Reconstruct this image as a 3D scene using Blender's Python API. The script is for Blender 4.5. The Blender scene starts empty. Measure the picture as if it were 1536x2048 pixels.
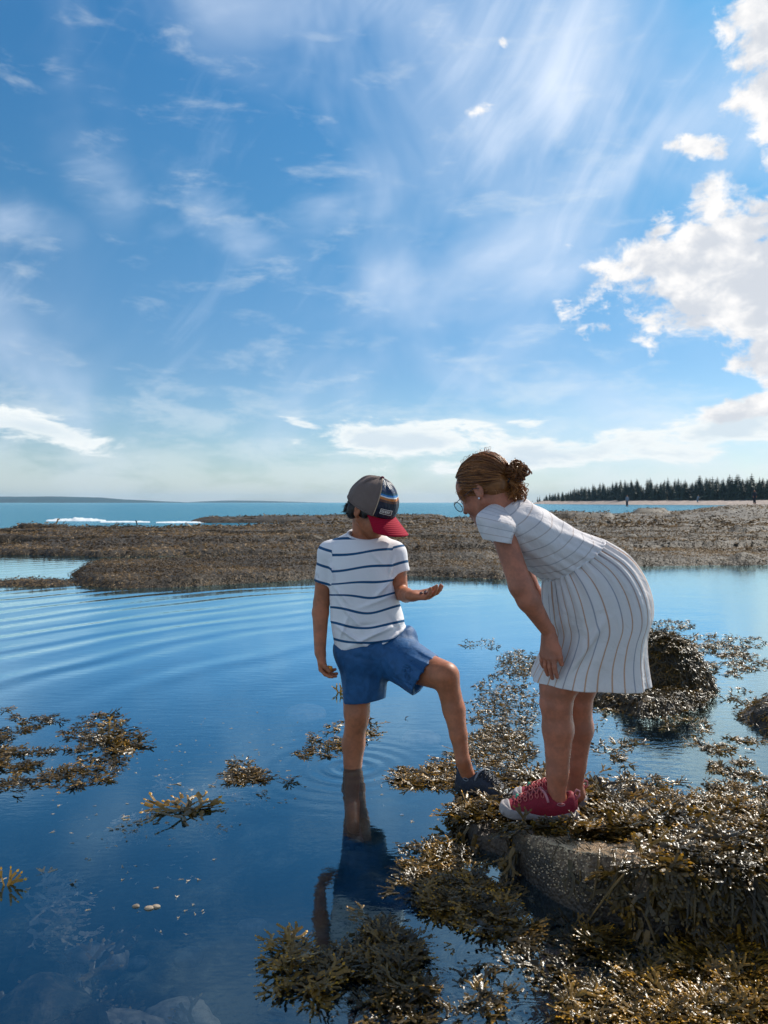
import bpy, math, random
import numpy as np
from mathutils import Vector, Matrix
R = math.radians
scene = bpy.context.scene
COL = scene.collection
# ------------------------------------------------------------------ camera
H = 1.08            # eye height above the water
F = 1550.0          # focal length in photo pixels
CX, HY = 768.0, 1005.0
cam_data = bpy.data.cameras.new('camera')
cam_data.sensor_width = 36.0
cam_data.sensor_fit = 'AUTO'
cam_data.lens = F / 2048 * 36.0
cam_data.shift_y = -(1024 - HY) / 2048
cam_data.clip_start = 0.05
cam_data.clip_end = 30000
cam = bpy.data.objects.new('camera', cam_data)
COL.objects.link(cam)
cam.location = (0, 0, H)
cam.rotation_euler = (R(90), 0, 0)
cam_data.dof.use_dof = True
cam_data.dof.focus_distance = 2.9
cam_data.dof.aperture_fstop = 9.0
scene.camera = cam
scene.view_settings.view_transform = 'Standard'
scene.view_settings.look = 'None'
scene.view_settings.exposure = 0.18
scene.view_settings.gamma = 1.0
scene.view_settings.use_curve_mapping = False
scene.render.resolution_x = 768
scene.render.resolution_y = 1024
scene.cycles.volume_bounces = 0
scene.cycles.max_bounces = 8
scene.cycles.transparent_max_bounces = 12
scene.cycles.sample_clamp_indirect = 4.0
scene.cycles.sample_clamp_direct = 0.0

SUN_EL, SUN_AZ = R(41), R(45)      # azimuth clockwise from +Y
sdir = Vector((math.sin(SUN_AZ)*math.cos(SUN_EL), math.cos(SUN_AZ)*math.cos(SUN_EL), math.sin(SUN_EL)))

# ------------------------------------------------------------------ node helpers
class S:
    """socket wrapper so that math on sockets reads as math"""
    def __init__(s, nt, sock): s.nt, s.k = nt, sock
    def _m(s, op, o=None, c=None, clamp=False):
        n = s.nt.nodes.new('ShaderNodeMath'); n.operation = op; n.use_clamp = clamp
        for i, v in enumerate((s, o, c)):
            if v is None: continue
            if isinstance(v, S): s.nt.links.new(v.k, n.inputs[i])
            else: n.inputs[i].default_value = float(v)
        return S(s.nt, n.outputs[0])
    def __add__(s, o): return s._m('ADD', o)
    __radd__ = __add__
    def __sub__(s, o): return s._m('SUBTRACT', o)
    def __rsub__(s, o): return (s*-1.0)+o
    def __mul__(s, o): return s._m('MULTIPLY', o)
    __rmul__ = __mul__
    def __truediv__(s, o): return s._m('DIVIDE', o)
    def __pow__(s, o): return s._m('POWER', o)
    def sin(s): return s._m('SINE')
    def cos(s): return s._m('COSINE')
    def sqrt(s): return s._m('SQRT')
    def abs(s): return s._m('ABSOLUTE')
    def fract(s): return s._m('FRACT')
    def gt(s, o): return s._m('GREATER_THAN', o)
    def lt(s, o): return s._m('LESS_THAN', o)
    def mx(s, o): return s._m('MAXIMUM', o)
    def mn(s, o): return s._m('MINIMUM', o)
    def clamp(s): return s._m('MULTIPLY', 1.0, clamp=True)
    def exp(s): return s._m('EXPONENT')

def L(nt, a, b): nt.links.new(a.k if isinstance(a, S) else a, b)
def ss(x, a, b):
    n = x.nt.nodes.new('ShaderNodeMapRange'); n.interpolation_type = 'SMOOTHSTEP'; n.clamp = True
    L(x.nt, x, n.inputs[0]); n.inputs[1].default_value = a; n.inputs[2].default_value = b
    n.inputs[3].default_value = 0; n.inputs[4].default_value = 1
    return S(x.nt, n.outputs[0])
def combine(nt, x, y, z):
    n = nt.nodes.new('ShaderNodeCombineXYZ')
    for i, v in enumerate((x, y, z)):
        if isinstance(v, S): L(nt, v, n.inputs[i])
        else: n.inputs[i].default_value = v
    return n.outputs[0]
def separate(nt, sock):
    n = nt.nodes.new('ShaderNodeSeparateXYZ'); nt.links.new(sock, n.inputs[0])
    return [S(nt, n.outputs[i]) for i in range(3)]
def noise(nt, vec, scale, detail=4, rough=0.55, dist=0.0, dim='3D', color=False):
    n = nt.nodes.new('ShaderNodeTexNoise'); n.noise_dimensions = dim
    if vec is not None: nt.links.new(vec, n.inputs['Vector'])
    n.inputs['Scale'].default_value = scale; n.inputs['Detail'].default_value = detail
    n.inputs['Roughness'].default_value = rough; n.inputs['Distortion'].default_value = dist
    return n.outputs['Color'] if color else S(nt, n.outputs[0])
def voro(nt, vec, scale, feature='F1', out='Distance', rnd=1.0):
    n = nt.nodes.new('ShaderNodeTexVoronoi'); n.feature = feature
    if vec is not None: nt.links.new(vec, n.inputs['Vector'])
    n.inputs['Scale'].default_value = scale; n.inputs['Randomness'].default_value = rnd
    return S(nt, n.outputs[out])
def mapping(nt, vec, scale=(1,1,1), rot=(0,0,0), loc=(0,0,0)):
    n = nt.nodes.new('ShaderNodeMapping'); nt.links.new(vec, n.inputs[0])
    n.inputs['Scale'].default_value = scale; n.inputs['Rotation'].default_value = rot; n.inputs['Location'].default_value = loc
    return n.outputs[0]
def mixc(nt, fac, a, b, blend='MIX'):
    n = nt.nodes.new('ShaderNodeMix'); n.data_type = 'RGBA'; n.blend_type = blend; n.clamp_factor = True
    for v, i in ((fac, 0), (a, 6), (b, 7)):
        if isinstance(v, S): L(nt, v, n.inputs[i])
        elif isinstance(v, bpy.types.NodeSocket): nt.links.new(v, n.inputs[i])
        elif i == 0: n.inputs[0].default_value = v
        else: n.inputs[i].default_value = (*v, 1) if len(v) == 3 else v
    return n.outputs[2]
def ramp(nt, fac, stops, interp='LINEAR'):
    n = nt.nodes.new('ShaderNodeValToRGB'); L(nt, fac, n.inputs[0])
    cr = n.color_ramp; cr.interpolation = interp
    while len(cr.elements) < len(stops): cr.elements.new(0.5)
    for e, (p, c) in zip(cr.elements, stops): e.position = p; e.color = (*c, 1)
    return n.outputs[0]
def bump(nt, h, dist=1.0, strength=1.0):
    n = nt.nodes.new('ShaderNodeBump'); n.inputs['Strength'].default_value = strength
    n.inputs['Distance'].default_value = dist; L(nt, h, n.inputs['Height'])
    return n.outputs[0]
def attr(nt, name):
    n = nt.nodes.new('ShaderNodeAttribute'); n.attribute_name = name
    return n
def newmat(name):
    m = bpy.data.materials.new(name); m.use_nodes = True
    nt = m.node_tree; nt.nodes.clear()
    out = nt.nodes.new('ShaderNodeOutputMaterial')
    tc = nt.nodes.new('ShaderNodeTexCoord')
    return m, nt, out, tc
def princ(nt, out, color=None, rough=0.6, spec=0.5, normal=None, sss=0.0, **kw):
    p = nt.nodes.new('ShaderNodeBsdfPrincipled')
    if color is not None:
        if isinstance(color, tuple): p.inputs['Base Color'].default_value = (*color[:3], 1)
        else: nt.links.new(color, p.inputs['Base Color'])
    if isinstance(rough, S): L(nt, rough, p.inputs['Roughness'])
    else: p.inputs['Roughness'].default_value = rough
    p.inputs['Specular IOR Level'].default_value = spec
    if normal is not None: nt.links.new(normal, p.inputs['Normal'])
    if sss:
        p.inputs['Subsurface Weight'].default_value = sss
        p.inputs['Subsurface Radius'].default_value = (1.0, 0.35, 0.18)
        p.inputs['Subsurface Scale'].default_value = 0.008
    for k, v in kw.items(): p.inputs[k.replace('_', ' ')].default_value = v
    if out is not None: nt.links.new(p.outputs[0], out.inputs[0])
    return p

# ------------------------------------------------------------------ sky
world = bpy.data.worlds.new('World'); scene.world = world
world.use_nodes = True
wt = world.node_tree; wt.nodes.clear()
wout = wt.nodes.new('ShaderNodeOutputWorld')
bg = wt.nodes.new('ShaderNodeBackground')
sky = wt.nodes.new('ShaderNodeTexSky'); sky.sky_type = 'NISHITA'; sky.sun_disc = False
sky.sun_elevation = SUN_EL; sky.sun_rotation = SUN_AZ
sky.air_density = 1.0; sky.dust_density = 0.6; sky.ozone_density = 2.0; sky.altitude = 0
BGS = 0.13
wtc = wt.nodes.new('ShaderNodeTexCoord')
dvec = wtc.outputs['Generated']
dx, dy, dz = separate(wt, dvec)
az = dx._m('ARCTAN2', dy) * (180/math.pi)
el = dz._m('ARCSINE') * (180/math.pi)
def ae(px, py):
    a = math.atan((px-CX)/F); return math.degrees(a), math.degrees(math.atan((HY-py)/F*math.cos(a)))
def blob(px, py, rx, ry, rot=0.0):
    """soft elliptical region of the sky: 1 in the middle to 0 at its rim"""
    a0, e0 = ae(px, py); k = 180/math.pi/F
    c, s_ = math.cos(R(rot)), math.sin(R(rot))
    da, de = az - a0, el - e0
    u = (da*c + de*s_) / (rx*k); v = (de*c - da*s_) / (ry*k)
    return (1.0 - (u*u + v*v).sqrt()).mx(0.0)
# cumulus: billows, thick in a few banks, flattened near the horizon
wv = combine(wt, az*0.055, el*0.075, 0.0)
warpc = noise(wt, wv, 3.0, 3, 0.5, 0.0, color=True)
wadd = wt.nodes.new('ShaderNodeVectorMath'); wadd.operation = 'MULTIPLY_ADD'
wt.links.new(warpc, wadd.inputs[0]); wadd.inputs[1].default_value = (0.16, 0.16, 0.0); wt.links.new(wv, wadd.inputs[2])
bill = noise(wt, wadd.outputs[0], 4.2, 7, 0.62, 0.0)
lob = voro(wt, wadd.outputs[0], 13.0, 'SMOOTH_F1')
bill2 = noise(wt, combine(wt, az*0.055+0.05, el*0.075+0.05, 3.0), 7.0, 5, 0.6, 0.2)
cum_mask = (blob(1640, 545, 560, 235, -4)*1.08).mx(blob(1620, 60, 215, 300, 0)).mx(blob(1640, 300, 160, 200)*0.85).mx(blob(1590, 690, 170, 110)*1.1)
cum_mask = cum_mask.mx(blob(1530, 810, 190, 45, 10)*0.8).mx(blob(1400, 290, 95, 40, -8)*0.75).mx(blob(1330, 460, 60, 28)*0.7).mx(blob(1010, 85, 30, 26)*.40).mx(blob(965, 222, 50, 34)*.38)
cumf = bill + cum_mask*0.62 - lob*0.10
cum = ss(cumf, 0.655, 0.80) * ss(cum_mask, 0.0, 0.10)
# low flat banks over the horizon
lowm = blob(790, 880, 300, 60, -3).mx(blob(1130, 905, 420, 50, 5)).mx(blob(70, 858, 260, 40, -8)).mx(blob(1460, 855, 200, 70, 20)).mx(blob(1068, 850, 60, 26, -10)*0.55).mx(blob(610, 850, 80, 16, -10))
lown = noise(wt, combine(wt, az*0.05, el*0.15, 7.0), 3.6, 6, 0.60, 0.25)
low = ss(lown + lowm*0.46, 0.62, 0.78) * ss(lowm, 0.0, 0.12)
lowthin = ss(lown + ss(el, 13, 1)*0.22, 0.52, 0.8)*0.30
# unseen cumulus outside the view, thickened and brightened to fill the children's shaded fronts
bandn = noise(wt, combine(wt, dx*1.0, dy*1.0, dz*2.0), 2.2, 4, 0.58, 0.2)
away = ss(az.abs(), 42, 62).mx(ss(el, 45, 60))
fill_clouds = ss(bandn, 0.50, 0.64) * away * ss(el, 0, 12) * 0.9
# cirrus: long soft wisps, combed by the wind, warped by a slow field
warp = noise(wt, combine(wt, az*0.03, el*0.03, 2.0), 1.6, 3, 0.5)
warp2 = noise(wt, combine(wt, az*0.03, el*0.03, 12.0), 1.6, 3, 0.5)
def wisps(deg, seed, sx=0.028, sy=0.14):
    c, s_ = math.cos(R(deg)), math.sin(R(deg))
    u, v = az*c + el*s_, el*c - az*s_
    return noise(wt, combine(wt, u*sx + warp*0.9, v*sy + warp2*0.9, seed), 2.6, 7, 0.56, 0.2)
cirn = wisps(52, 4.0); cirl = wisps(16, 21.0, 0.055, 0.16)
cm1 = (blob(1120, 210, 430, 330, -35)*1.1).mx(blob(1250, 330, 330, 110, 32)).mx(blob(900, 60, 330, 120, -30)*0.6)
cm2 = (blob(650, 410, 210, 90, 25)*1.1).mx(blob(450, 440, 240, 85, -25)*1.1).mx(blob(240, 380, 220, 95, -30)*0.9)
cm2 = cm2.mx(blob(985, 515, 270, 70, 12)*1.1).mx(blob(810, 560, 130, 60, 10)*0.9).mx(blob(25, 440, 150, 60)*0.9).mx(blob(440, 15, 190, 70)*0.6).mx(blob(1080, 545, 260, 60)*0.7)
cout = ss(az.abs(), 35, 70)*0.4
cir = ss(cirn + cm1.mx(cout)*0.34, 0.58, 1.06)*0.44 + ss(cirl + cm2*0.26, 0.60, 1.02)*0.26*ss(cm2, 0.0, 0.35)
veil = ss(noise(wt, combine(wt, az*0.05, el*0.05, 9.0), 1.4, 4, 0.55, 0.5) + cm1*0.34 + cm2*0.22, 0.40, 0.95)*0.66
tint = wt.nodes.new('ShaderNodeHueSaturation'); tint.inputs['Saturation'].default_value = 1.0
wt.links.new(sky.outputs[0], tint.inputs['Color'])
elt = ramp(wt, (el/45.0).clamp(), [(0.0, (0.60, 0.71, 0.84)), (0.07, (0.53, 0.65, 0.76)), (0.22, (0.38, 0.57, 0.70)), (0.45, (0.28, 0.60, 0.74)), (0.75, (0.22, 0.63, 0.84)), (1.0, (0.22, 0.63, 0.86))])
base = mixc(wt, 1.0, tint.outputs[0], elt, 'MULTIPLY')
thick = ss(bill2*1.0 + cum_mask*0.30 + lob*0.25, 0.55, 0.95)
cumcol = mixc(wt, thick*0.85, (7.5, 7.3, 7.1), (4.3, 4.6, 5.1))
c1 = mixc(wt, (cir + veil).clamp(), base, (5.2, 6.0, 7.2))
c2 = mixc(wt, (low*0.80 + lowthin).clamp(), c1, mixc(wt, ss(lown + lowm*0.46, 0.74, 0.95), (6.6, 6.9, 6.9), (5.0, 5.7, 6.2)))
c3 = mixc(wt, (fill_clouds).clamp(), c2, (7.0, 7.1, 7.3))
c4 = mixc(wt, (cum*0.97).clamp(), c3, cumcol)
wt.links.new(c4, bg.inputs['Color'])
bg.inputs['Strength'].default_value = BGS
wt.links.new(bg.outputs[0], wout.inputs[0])

# ------------------------------------------------------------------ sun
sl = bpy.data.lights.new('sun', 'SUN'); sl.energy = 5.0; sl.angle = R(0.6); sl.color = (1.0, 0.93, 0.82)
so = bpy.data.objects.new('sun', sl); COL.objects.link(so)
so.rotation_euler = sdir.to_track_quat('Z', 'Y').to_euler()
so.location = (3, 4, 6)

# ------------------------------------------------------------------ geometry helpers
def P(px, py, D): return np.array([(px-CX)*D/F, D, H-(py-HY)*D/F])
def W(px, py, z=0.0):
    D = (H-z)*F/(py-HY); return ((px-CX)*D/F, D)
def tag(o, label=None, cat=None, group=None, kind=None):
    if label: o['label'] = label
    if cat: o['category'] = cat
    if group: o['group'] = group
    if kind: o['kind'] = kind
    return o
def empty(name, loc=(0,0,0)):
    o = bpy.data.objects.new(name, None); COL.objects.link(o); o.location = loc
    o.empty_display_size = 0.05
    return o
def mesh_np(name, V, Fc, mats, parent=None, mi=None, smooth=True, attrs=None, uv=None):
    """mesh from numpy arrays; Fc is an (n,3|4) array or a list of such arrays"""
    me = bpy.data.meshes.new(name)
    V = np.asarray(V, dtype=np.float32)
    if not isinstance(Fc, list): Fc = [Fc]
    Fc = [np.asarray(f, dtype=np.int32) for f in Fc if len(f)]
    tot = np.concatenate([np.full(len(f), f.shape[1], dtype=np.int32) for f in Fc])
    loops = np.concatenate([f.ravel() for f in Fc])
    start = np.concatenate([[0], np.cumsum(tot)[:-1]]).astype(np.int32)
    me.vertices.add(len(V)); me.vertices.foreach_set('co', V.ravel())
    me.loops.add(len(loops)); me.loops.foreach_set('vertex_index', loops)
    me.polygons.add(len(tot)); me.polygons.foreach_set('loop_start', start)
    me.polygons.foreach_set('loop_total', tot)
    me.polygons.foreach_set('use_smooth', np.full(len(tot), bool(smooth)))
    if not isinstance(mats, (list, tuple)): mats = [mats]
    for m in mats: me.materials.append(m)
    if mi is not None: me.polygons.foreach_set('material_index', np.asarray(mi, dtype=np.int32))
    if attrs:
        for k, a in attrs.items():
            at = me.attributes.new(k, 'FLOAT', 'POINT'); at.data.foreach_set('value', np.asarray(a, dtype=np.float32))
    if uv is not None:
        l = me.uv_layers.new(name='UVMap'); l.data.foreach_set('uv', np.asarray(uv, dtype=np.float32)[loops].ravel())
    me.update(calc_edges=True)
    o = bpy.data.objects.new(name, me); COL.objects.link(o)
    if parent is not None:
        o.parent = parent
        o.matrix_parent_inverse = Matrix.Translation(Vector(parent.location)).inverted()
    return o

def _h(ix, iy, seed):
    n = (ix.astype(np.int64)*374761393 + iy.astype(np.int64)*668265263 + seed*1274126177) & 0xffffffff
    n = ((n ^ (n >> 13))*1274126177) & 0xffffffff
    return ((n ^ (n >> 16)) & 0xffff)/65535.0
def vnoise(x, y, seed=0):
    ix, iy = np.floor(x), np.floor(y); fx, fy = x-ix, y-iy
    fx = fx*fx*(3-2*fx); fy = fy*fy*(3-2*fy)
    a = _h(ix, iy, seed); b = _h(ix+1, iy, seed); c = _h(ix, iy+1, seed); d = _h(ix+1, iy+1, seed)
    return (a*(1-fx)+b*fx)*(1-fy) + (c*(1-fx)+d*fx)*fy
def fbm(x, y, seed=0, oct=4, gain=0.5, lac=2.03):
    s = 0; a = 1; t = 0
    for i in range(oct):
        s = s + a*vnoise(x, y, seed+i*17); t += a; a *= gain; x = x*lac+11.3; y = y*lac+5.7
    return s/t - 0.5
def n3(x, y, z, seed=0):
    return (vnoise(x+z*0.71, y-z*0.37, seed) + vnoise(y+x*0.31+9, z+3, seed+5) + vnoise(z-y*0.2, x+7, seed+9))/3 - 0.5
def sstep(a, b, x):
    t = np.clip((x-a)/(b-a), 0, 1); return t*t*(3-2*t)
def polysd(x, y, poly):
    """signed distance to polygon, positive inside"""
    poly = np.asarray(poly, float); n = len(poly)
    d2 = np.full(x.shape, 1e18); ins = np.zeros(x.shape, bool)
    for i in range(n):
        ax, ay = poly[i]; bx, by = poly[(i+1) % n]
        ex, ey = bx-ax, by-ay; t = np.clip(((x-ax)*ex+(y-ay)*ey)/(ex*ex+ey*ey+1e-12), 0, 1)
        d2 = np.minimum(d2, (x-ax-t*ex)**2 + (y-ay-t*ey)**2)
        c = ((ay > y) != (by > y)) & (x < (bx-ax)*(y-ay)/(by-ay+1e-12)+ax)
        ins ^= c
    return np.where(ins, 1, -1)*np.sqrt(d2)
def grid_faces(nu, nv, wrap=False):
    i = np.arange(nu-1)[:, None]; j = np.arange(nv if wrap else nv-1)[None, :]
    j2 = (j+1) % nv
    a = i*nv+j; b = i*nv+j2; c = (i+1)*nv+j2; d = (i+1)*nv+j
    return np.stack([a, b, c, d], -1).reshape(-1, 4)
def tube(points, radius, n=6, cap=True):
    """tube along a polyline; radius scalar or per point -> V, faces list"""
    p = np.asarray(points, float); m = len(p)
    r = np.broadcast_to(np.asarray(radius, float), (m,))
    t = np.gradient(p, axis=0); t /= np.linalg.norm(t, axis=1)[:, None]+1e-12
    up = np.array([0.13, 0.27, 0.95]); V = []
    s = np.cross(t, up); s /= np.linalg.norm(s, axis=1)[:, None]+1e-12
    q = np.cross(s, t); a = np.linspace(0, 2*np.pi, n, endpoint=False)
    V = p[:, None] + r[:, None, None]*(np.cos(a)[None, :, None]*s[:, None] + np.sin(a)[None, :, None]*q[:, None])
    V = V.reshape(-1, 3); Fq = grid_faces(m, n, True); fl = [Fq]
    if cap:
        V = np.vstack([V, p[:1], p[-1:]]); k = np.arange(n)
        fl.append(np.stack([(k+1) % n, k, np.full(n, m*n)], 1))
        fl.append(np.stack([k+(m-1)*n, (k+1) % n+(m-1)*n, np.full(n, m*n+1)], 1))
    return V, fl
def merge(parts):
    """parts: list of (V, [faces...]) -> V, [faces]"""
    V = []; Q = []; T = []; o = 0
    for v, fl in parts:
        V.append(v)
        for f in (fl if isinstance(fl, list) else [fl]):
            (Q if f.shape[1] == 4 else T).append(f+o)
        o += len(v)
    out = []
    if Q: out.append(np.concatenate(Q))
    if T: out.append(np.concatenate(T))
    return np.vstack(V), out
def crom(keys, n):
    """Catmull-Rom through rows of keys, n samples"""
    k = np.asarray(keys, float); m = len(k); t = np.linspace(0, m-1, n); i = np.clip(t.astype(int), 0, m-2); f = (t-i)[:, None]
    p0 = k[np.clip(i-1, 0, m-1)]; p1 = k[i]; p2 = k[i+1]; p3 = k[np.clip(i+2, 0, m-1)]
    return 0.5*((2*p1)+(-p0+p2)*f+(2*p0-5*p1+4*p2-p3)*f*f+(-p0+3*p1-3*p2+p3)*f**3)
def blobmesh(c, r, seed=0, amp=0.15, n=14):
    """lumpy stone: displaced sphere"""
    th = np.linspace(0, np.pi, n); ph = np.linspace(0, 2*np.pi, 2*n, endpoint=False)
    T, Pp = np.meshgrid(th, ph, indexing='ij')
    d = np.stack([np.sin(T)*np.cos(Pp), np.sin(T)*np.sin(Pp), np.cos(T)], -1)
    k = 1+amp*2*n3(d[..., 0]*1.7+seed, d[..., 1]*1.7, d[..., 2]*1.7, seed) + amp*n3(d[..., 0]*5+seed, d[..., 1]*5, d[..., 2]*5, seed+3)
    V = np.asarray(c)+d*k[..., None]*np.asarray(r)
    return V.reshape(-1, 3), [grid_faces(n, 2*n, True)]

# ---- implicit surfaces: smooth unions of tapered limbs, meshed with surface nets
def smin(a, b, k):
    if k <= 0: return np.minimum(a, b)
    h = np.maximum(k-np.abs(a-b), 0)/k; return np.minimum(a, b)-h*h*k*0.25
def smax(a, b, k): return -smin(-a, -b, k)
def _bb(pts, r):
    pts = np.asarray(pts); return pts.min(0)-r, pts.max(0)+r
def rc(a, b, r1, r2, flat=None):
    a = np.asarray(a, float); b = np.asarray(b, float); ba = b-a; L2 = ba@ba+1e-12
    def f(x, y, z):
        px, py, pz = x-a[0], y-a[1], z-a[2]
        t = np.clip((px*ba[0]+py*ba[1]+pz*ba[2])/L2, 0, 1)
        qx, qy, qz = px-t*ba[0], py-t*ba[1], pz-t*ba[2]
        if flat is not None:
            n, s = flat; n = np.asarray(n)/np.linalg.norm(n); dn = qx*n[0]+qy*n[1]+qz*n[2]; k = (1/s-1)*dn
            qx = qx+k*n[0]; qy = qy+k*n[1]; qz = qz+k*n[2]
        return np.sqrt(qx*qx+qy*qy+qz*qz)-(r1+(r2-r1)*t)
    lo, hi = _bb([a, b], max(r1, r2)); return f, lo, hi
def ell(c, r, M=None):
    c = np.asarray(c, float); r = np.asarray(r, float); M = np.eye(3) if M is None else np.asarray(M)
    def f(x, y, z):
        p = [x-c[0], y-c[1], z-c[2]]
        q = [M[0, i]*p[0]+M[1, i]*p[1]+M[2, i]*p[2] for i in range(3)]
        k0 = np.sqrt(sum((q[i]/r[i])**2 for i in range(3)))
        k1 = np.sqrt(sum((q[i]/r[i]**2)**2 for i in range(3)))+1e-9
        return k0*(k0-1)/k1
    m = float(r.max()); return f, c-m, c+m
def cutp(prim, p, n):
    """prim cut by a plane through p; the part along n is removed"""
    f, lo, hi = prim; p = np.asarray(p, float); n = np.asarray(n, float); n = n/np.linalg.norm(n)
    def g(x, y, z): return np.maximum(f(x, y, z), (x-p[0])*n[0]+(y-p[1])*n[1]+(z-p[2])*n[2])
    return g, lo, hi
class Field:
    def __init__(s): s.ops = []
    def u(s, prim, k=0.01): s.ops.append(('u', prim, k)); return s
    def sub(s, prim, k=0.004): s.ops.append(('s', prim, k)); return s
    def disp(s, fn): s.ops.append(('d', fn, 0)); return s
    def bounds(s, pad=0.01):
        lo = np.min([p[1] for t, p, k in s.ops if t == 'u'], 0)-pad; hi = np.max([p[2] for t, p, k in s.ops if t == 'u'], 0)+pad
        return lo, hi
    def mesh(s, h, lo=None, hi=None, exclude=()):
        if lo is None: lo, hi = s.bounds()
        lo = np.asarray(lo, float); hi = np.asarray(hi, float)
        n = np.ceil((hi-lo)/h).astype(int)+1
        ax = [(lo[i]+h*np.arange(n[i])).astype(np.float32) for i in range(3)]
        Vv = np.full(n, 0.08, dtype=np.float32)
        for t, prim, k in s.ops:
            if t == 'd':
                m = np.abs(Vv) < 0.03
                I = np.nonzero(m); Vv[I] += prim(ax[0][I[0]], ax[1][I[1]], ax[2][I[2]]).astype(np.float32); continue
            f, plo, phi = prim; pad = k+0.03
            i0 = np.clip(np.floor((plo-pad-lo)/h).astype(int), 0, n); i1 = np.clip(np.ceil((phi+pad-lo)/h).astype(int)+1, 0, n)
            if np.any(i1 <= i0): continue
            sl = tuple(slice(i0[i], i1[i]) for i in range(3))
            d = f(ax[0][sl[0]][:, None, None], ax[1][sl[1]][None, :, None], ax[2][sl[2]][None, None, :]).astype(np.float32)
            Vv[sl] = smin(Vv[sl], d, k) if t == 'u' else smax(Vv[sl], -d, k)
        return snets(Vv, lo, h, exclude)
def snets(V, lo, h, exclude=()):
    sgn = V < 0; nx, ny, nz = V.shape
    def c(a, dx, dy, dz): return a[dx:nx-1+dx, dy:ny-1+dy, dz:nz-1+dz]
    cs = [(i, j, k) for i in (0, 1) for j in (0, 1) for k in (0, 1)]
    cnt = sum(c(sgn, *q).astype(np.int8) for q in cs)
    act = (cnt > 0) & (cnt < 8); I = np.nonzero(act); N = len(I[0])
    idx = np.full(act.shape, -1, np.int32); idx[I] = np.arange(N)
    vals = {q: V[I[0]+q[0], I[1]+q[1], I[2]+q[2]] for q in cs}
    acc = np.zeros((N, 3)); cn = np.zeros(N)
    for q in cs:
        for axn in range(3):
            if q[axn]: continue
            q2 = list(q); q2[axn] = 1; q2 = tuple(q2)
            f0, f1 = vals[q], vals[q2]; m = (f0 < 0) != (f1 < 0)
            t = np.where(m, f0/(f0-f1+1e-20), 0)
            e = np.tile(np.array(q, float), (N, 1)); e[:, axn] = t
            acc += e*m[:, None]; cn += m
    pos = (np.stack(I, 1)+acc/np.maximum(cn, 1)[:, None])*h+lo
    fs = []
    for axn in range(3):
        a = [slice(None)]*3; b = [slice(None)]*3; a[axn] = slice(0, -1); b[axn] = slice(1, None)
        A, B = sgn[tuple(a)], sgn[tuple(b)]
        E = np.nonzero(A != B); flip = A[E]
        o1, o2 = [(1, 2), (2, 0), (0, 1)][axn]
        E = np.stack(E, 1); lim = np.array(act.shape)
        ok = (E[:, o1] > 0) & (E[:, o2] > 0) & (E[:, o1] < lim[o1]) & (E[:, o2] < lim[o2]); E = E[ok]; flip = flip[ok]
        def g(d1, d2):
            e = E.copy(); e[:, o1] -= d1; e[:, o2] -= d2; return idx[e[:, 0], e[:, 1], e[:, 2]]
        q = np.stack([g(1, 1), g(0, 1), g(0, 0), g(1, 0)], 1)
        q[~flip] = q[~flip][:, ::-1]
        fs.append(q[(q >= 0).all(1)])
    Fq = np.concatenate(fs)
    for (elo, ehi) in exclude:
        ins = ((pos > np.asarray(elo)) & (pos < np.asarray(ehi))).all(1)
        Fq = Fq[~ins[Fq].all(1)]
    used = np.zeros(N, bool); used[Fq.ravel()] = True
    mp = np.cumsum(used)-1
    return pos[used], [mp[Fq].astype(np.int32)]
def relax(V, fl, it=2, lam=0.5):
    """laplacian smoothing of a quad mesh"""
    q = fl[0]; n = len(V); e = np.concatenate([q[:, [0, 1]], q[:, [1, 2]], q[:, [2, 3]], q[:, [3, 0]]])
    deg = np.bincount(e[:, 0], minlength=n)+np.bincount(e[:, 1], minlength=n)
    for _ in range(it):
        acc = np.zeros((n, 3))
        for k in range(3):
            acc[:, k] = np.bincount(e[:, 0], V[e[:, 1], k], n)+np.bincount(e[:, 1], V[e[:, 0], k], n)
        V = V+lam*(acc/np.maximum(deg, 1)[:, None]-V)
    return V

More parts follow.
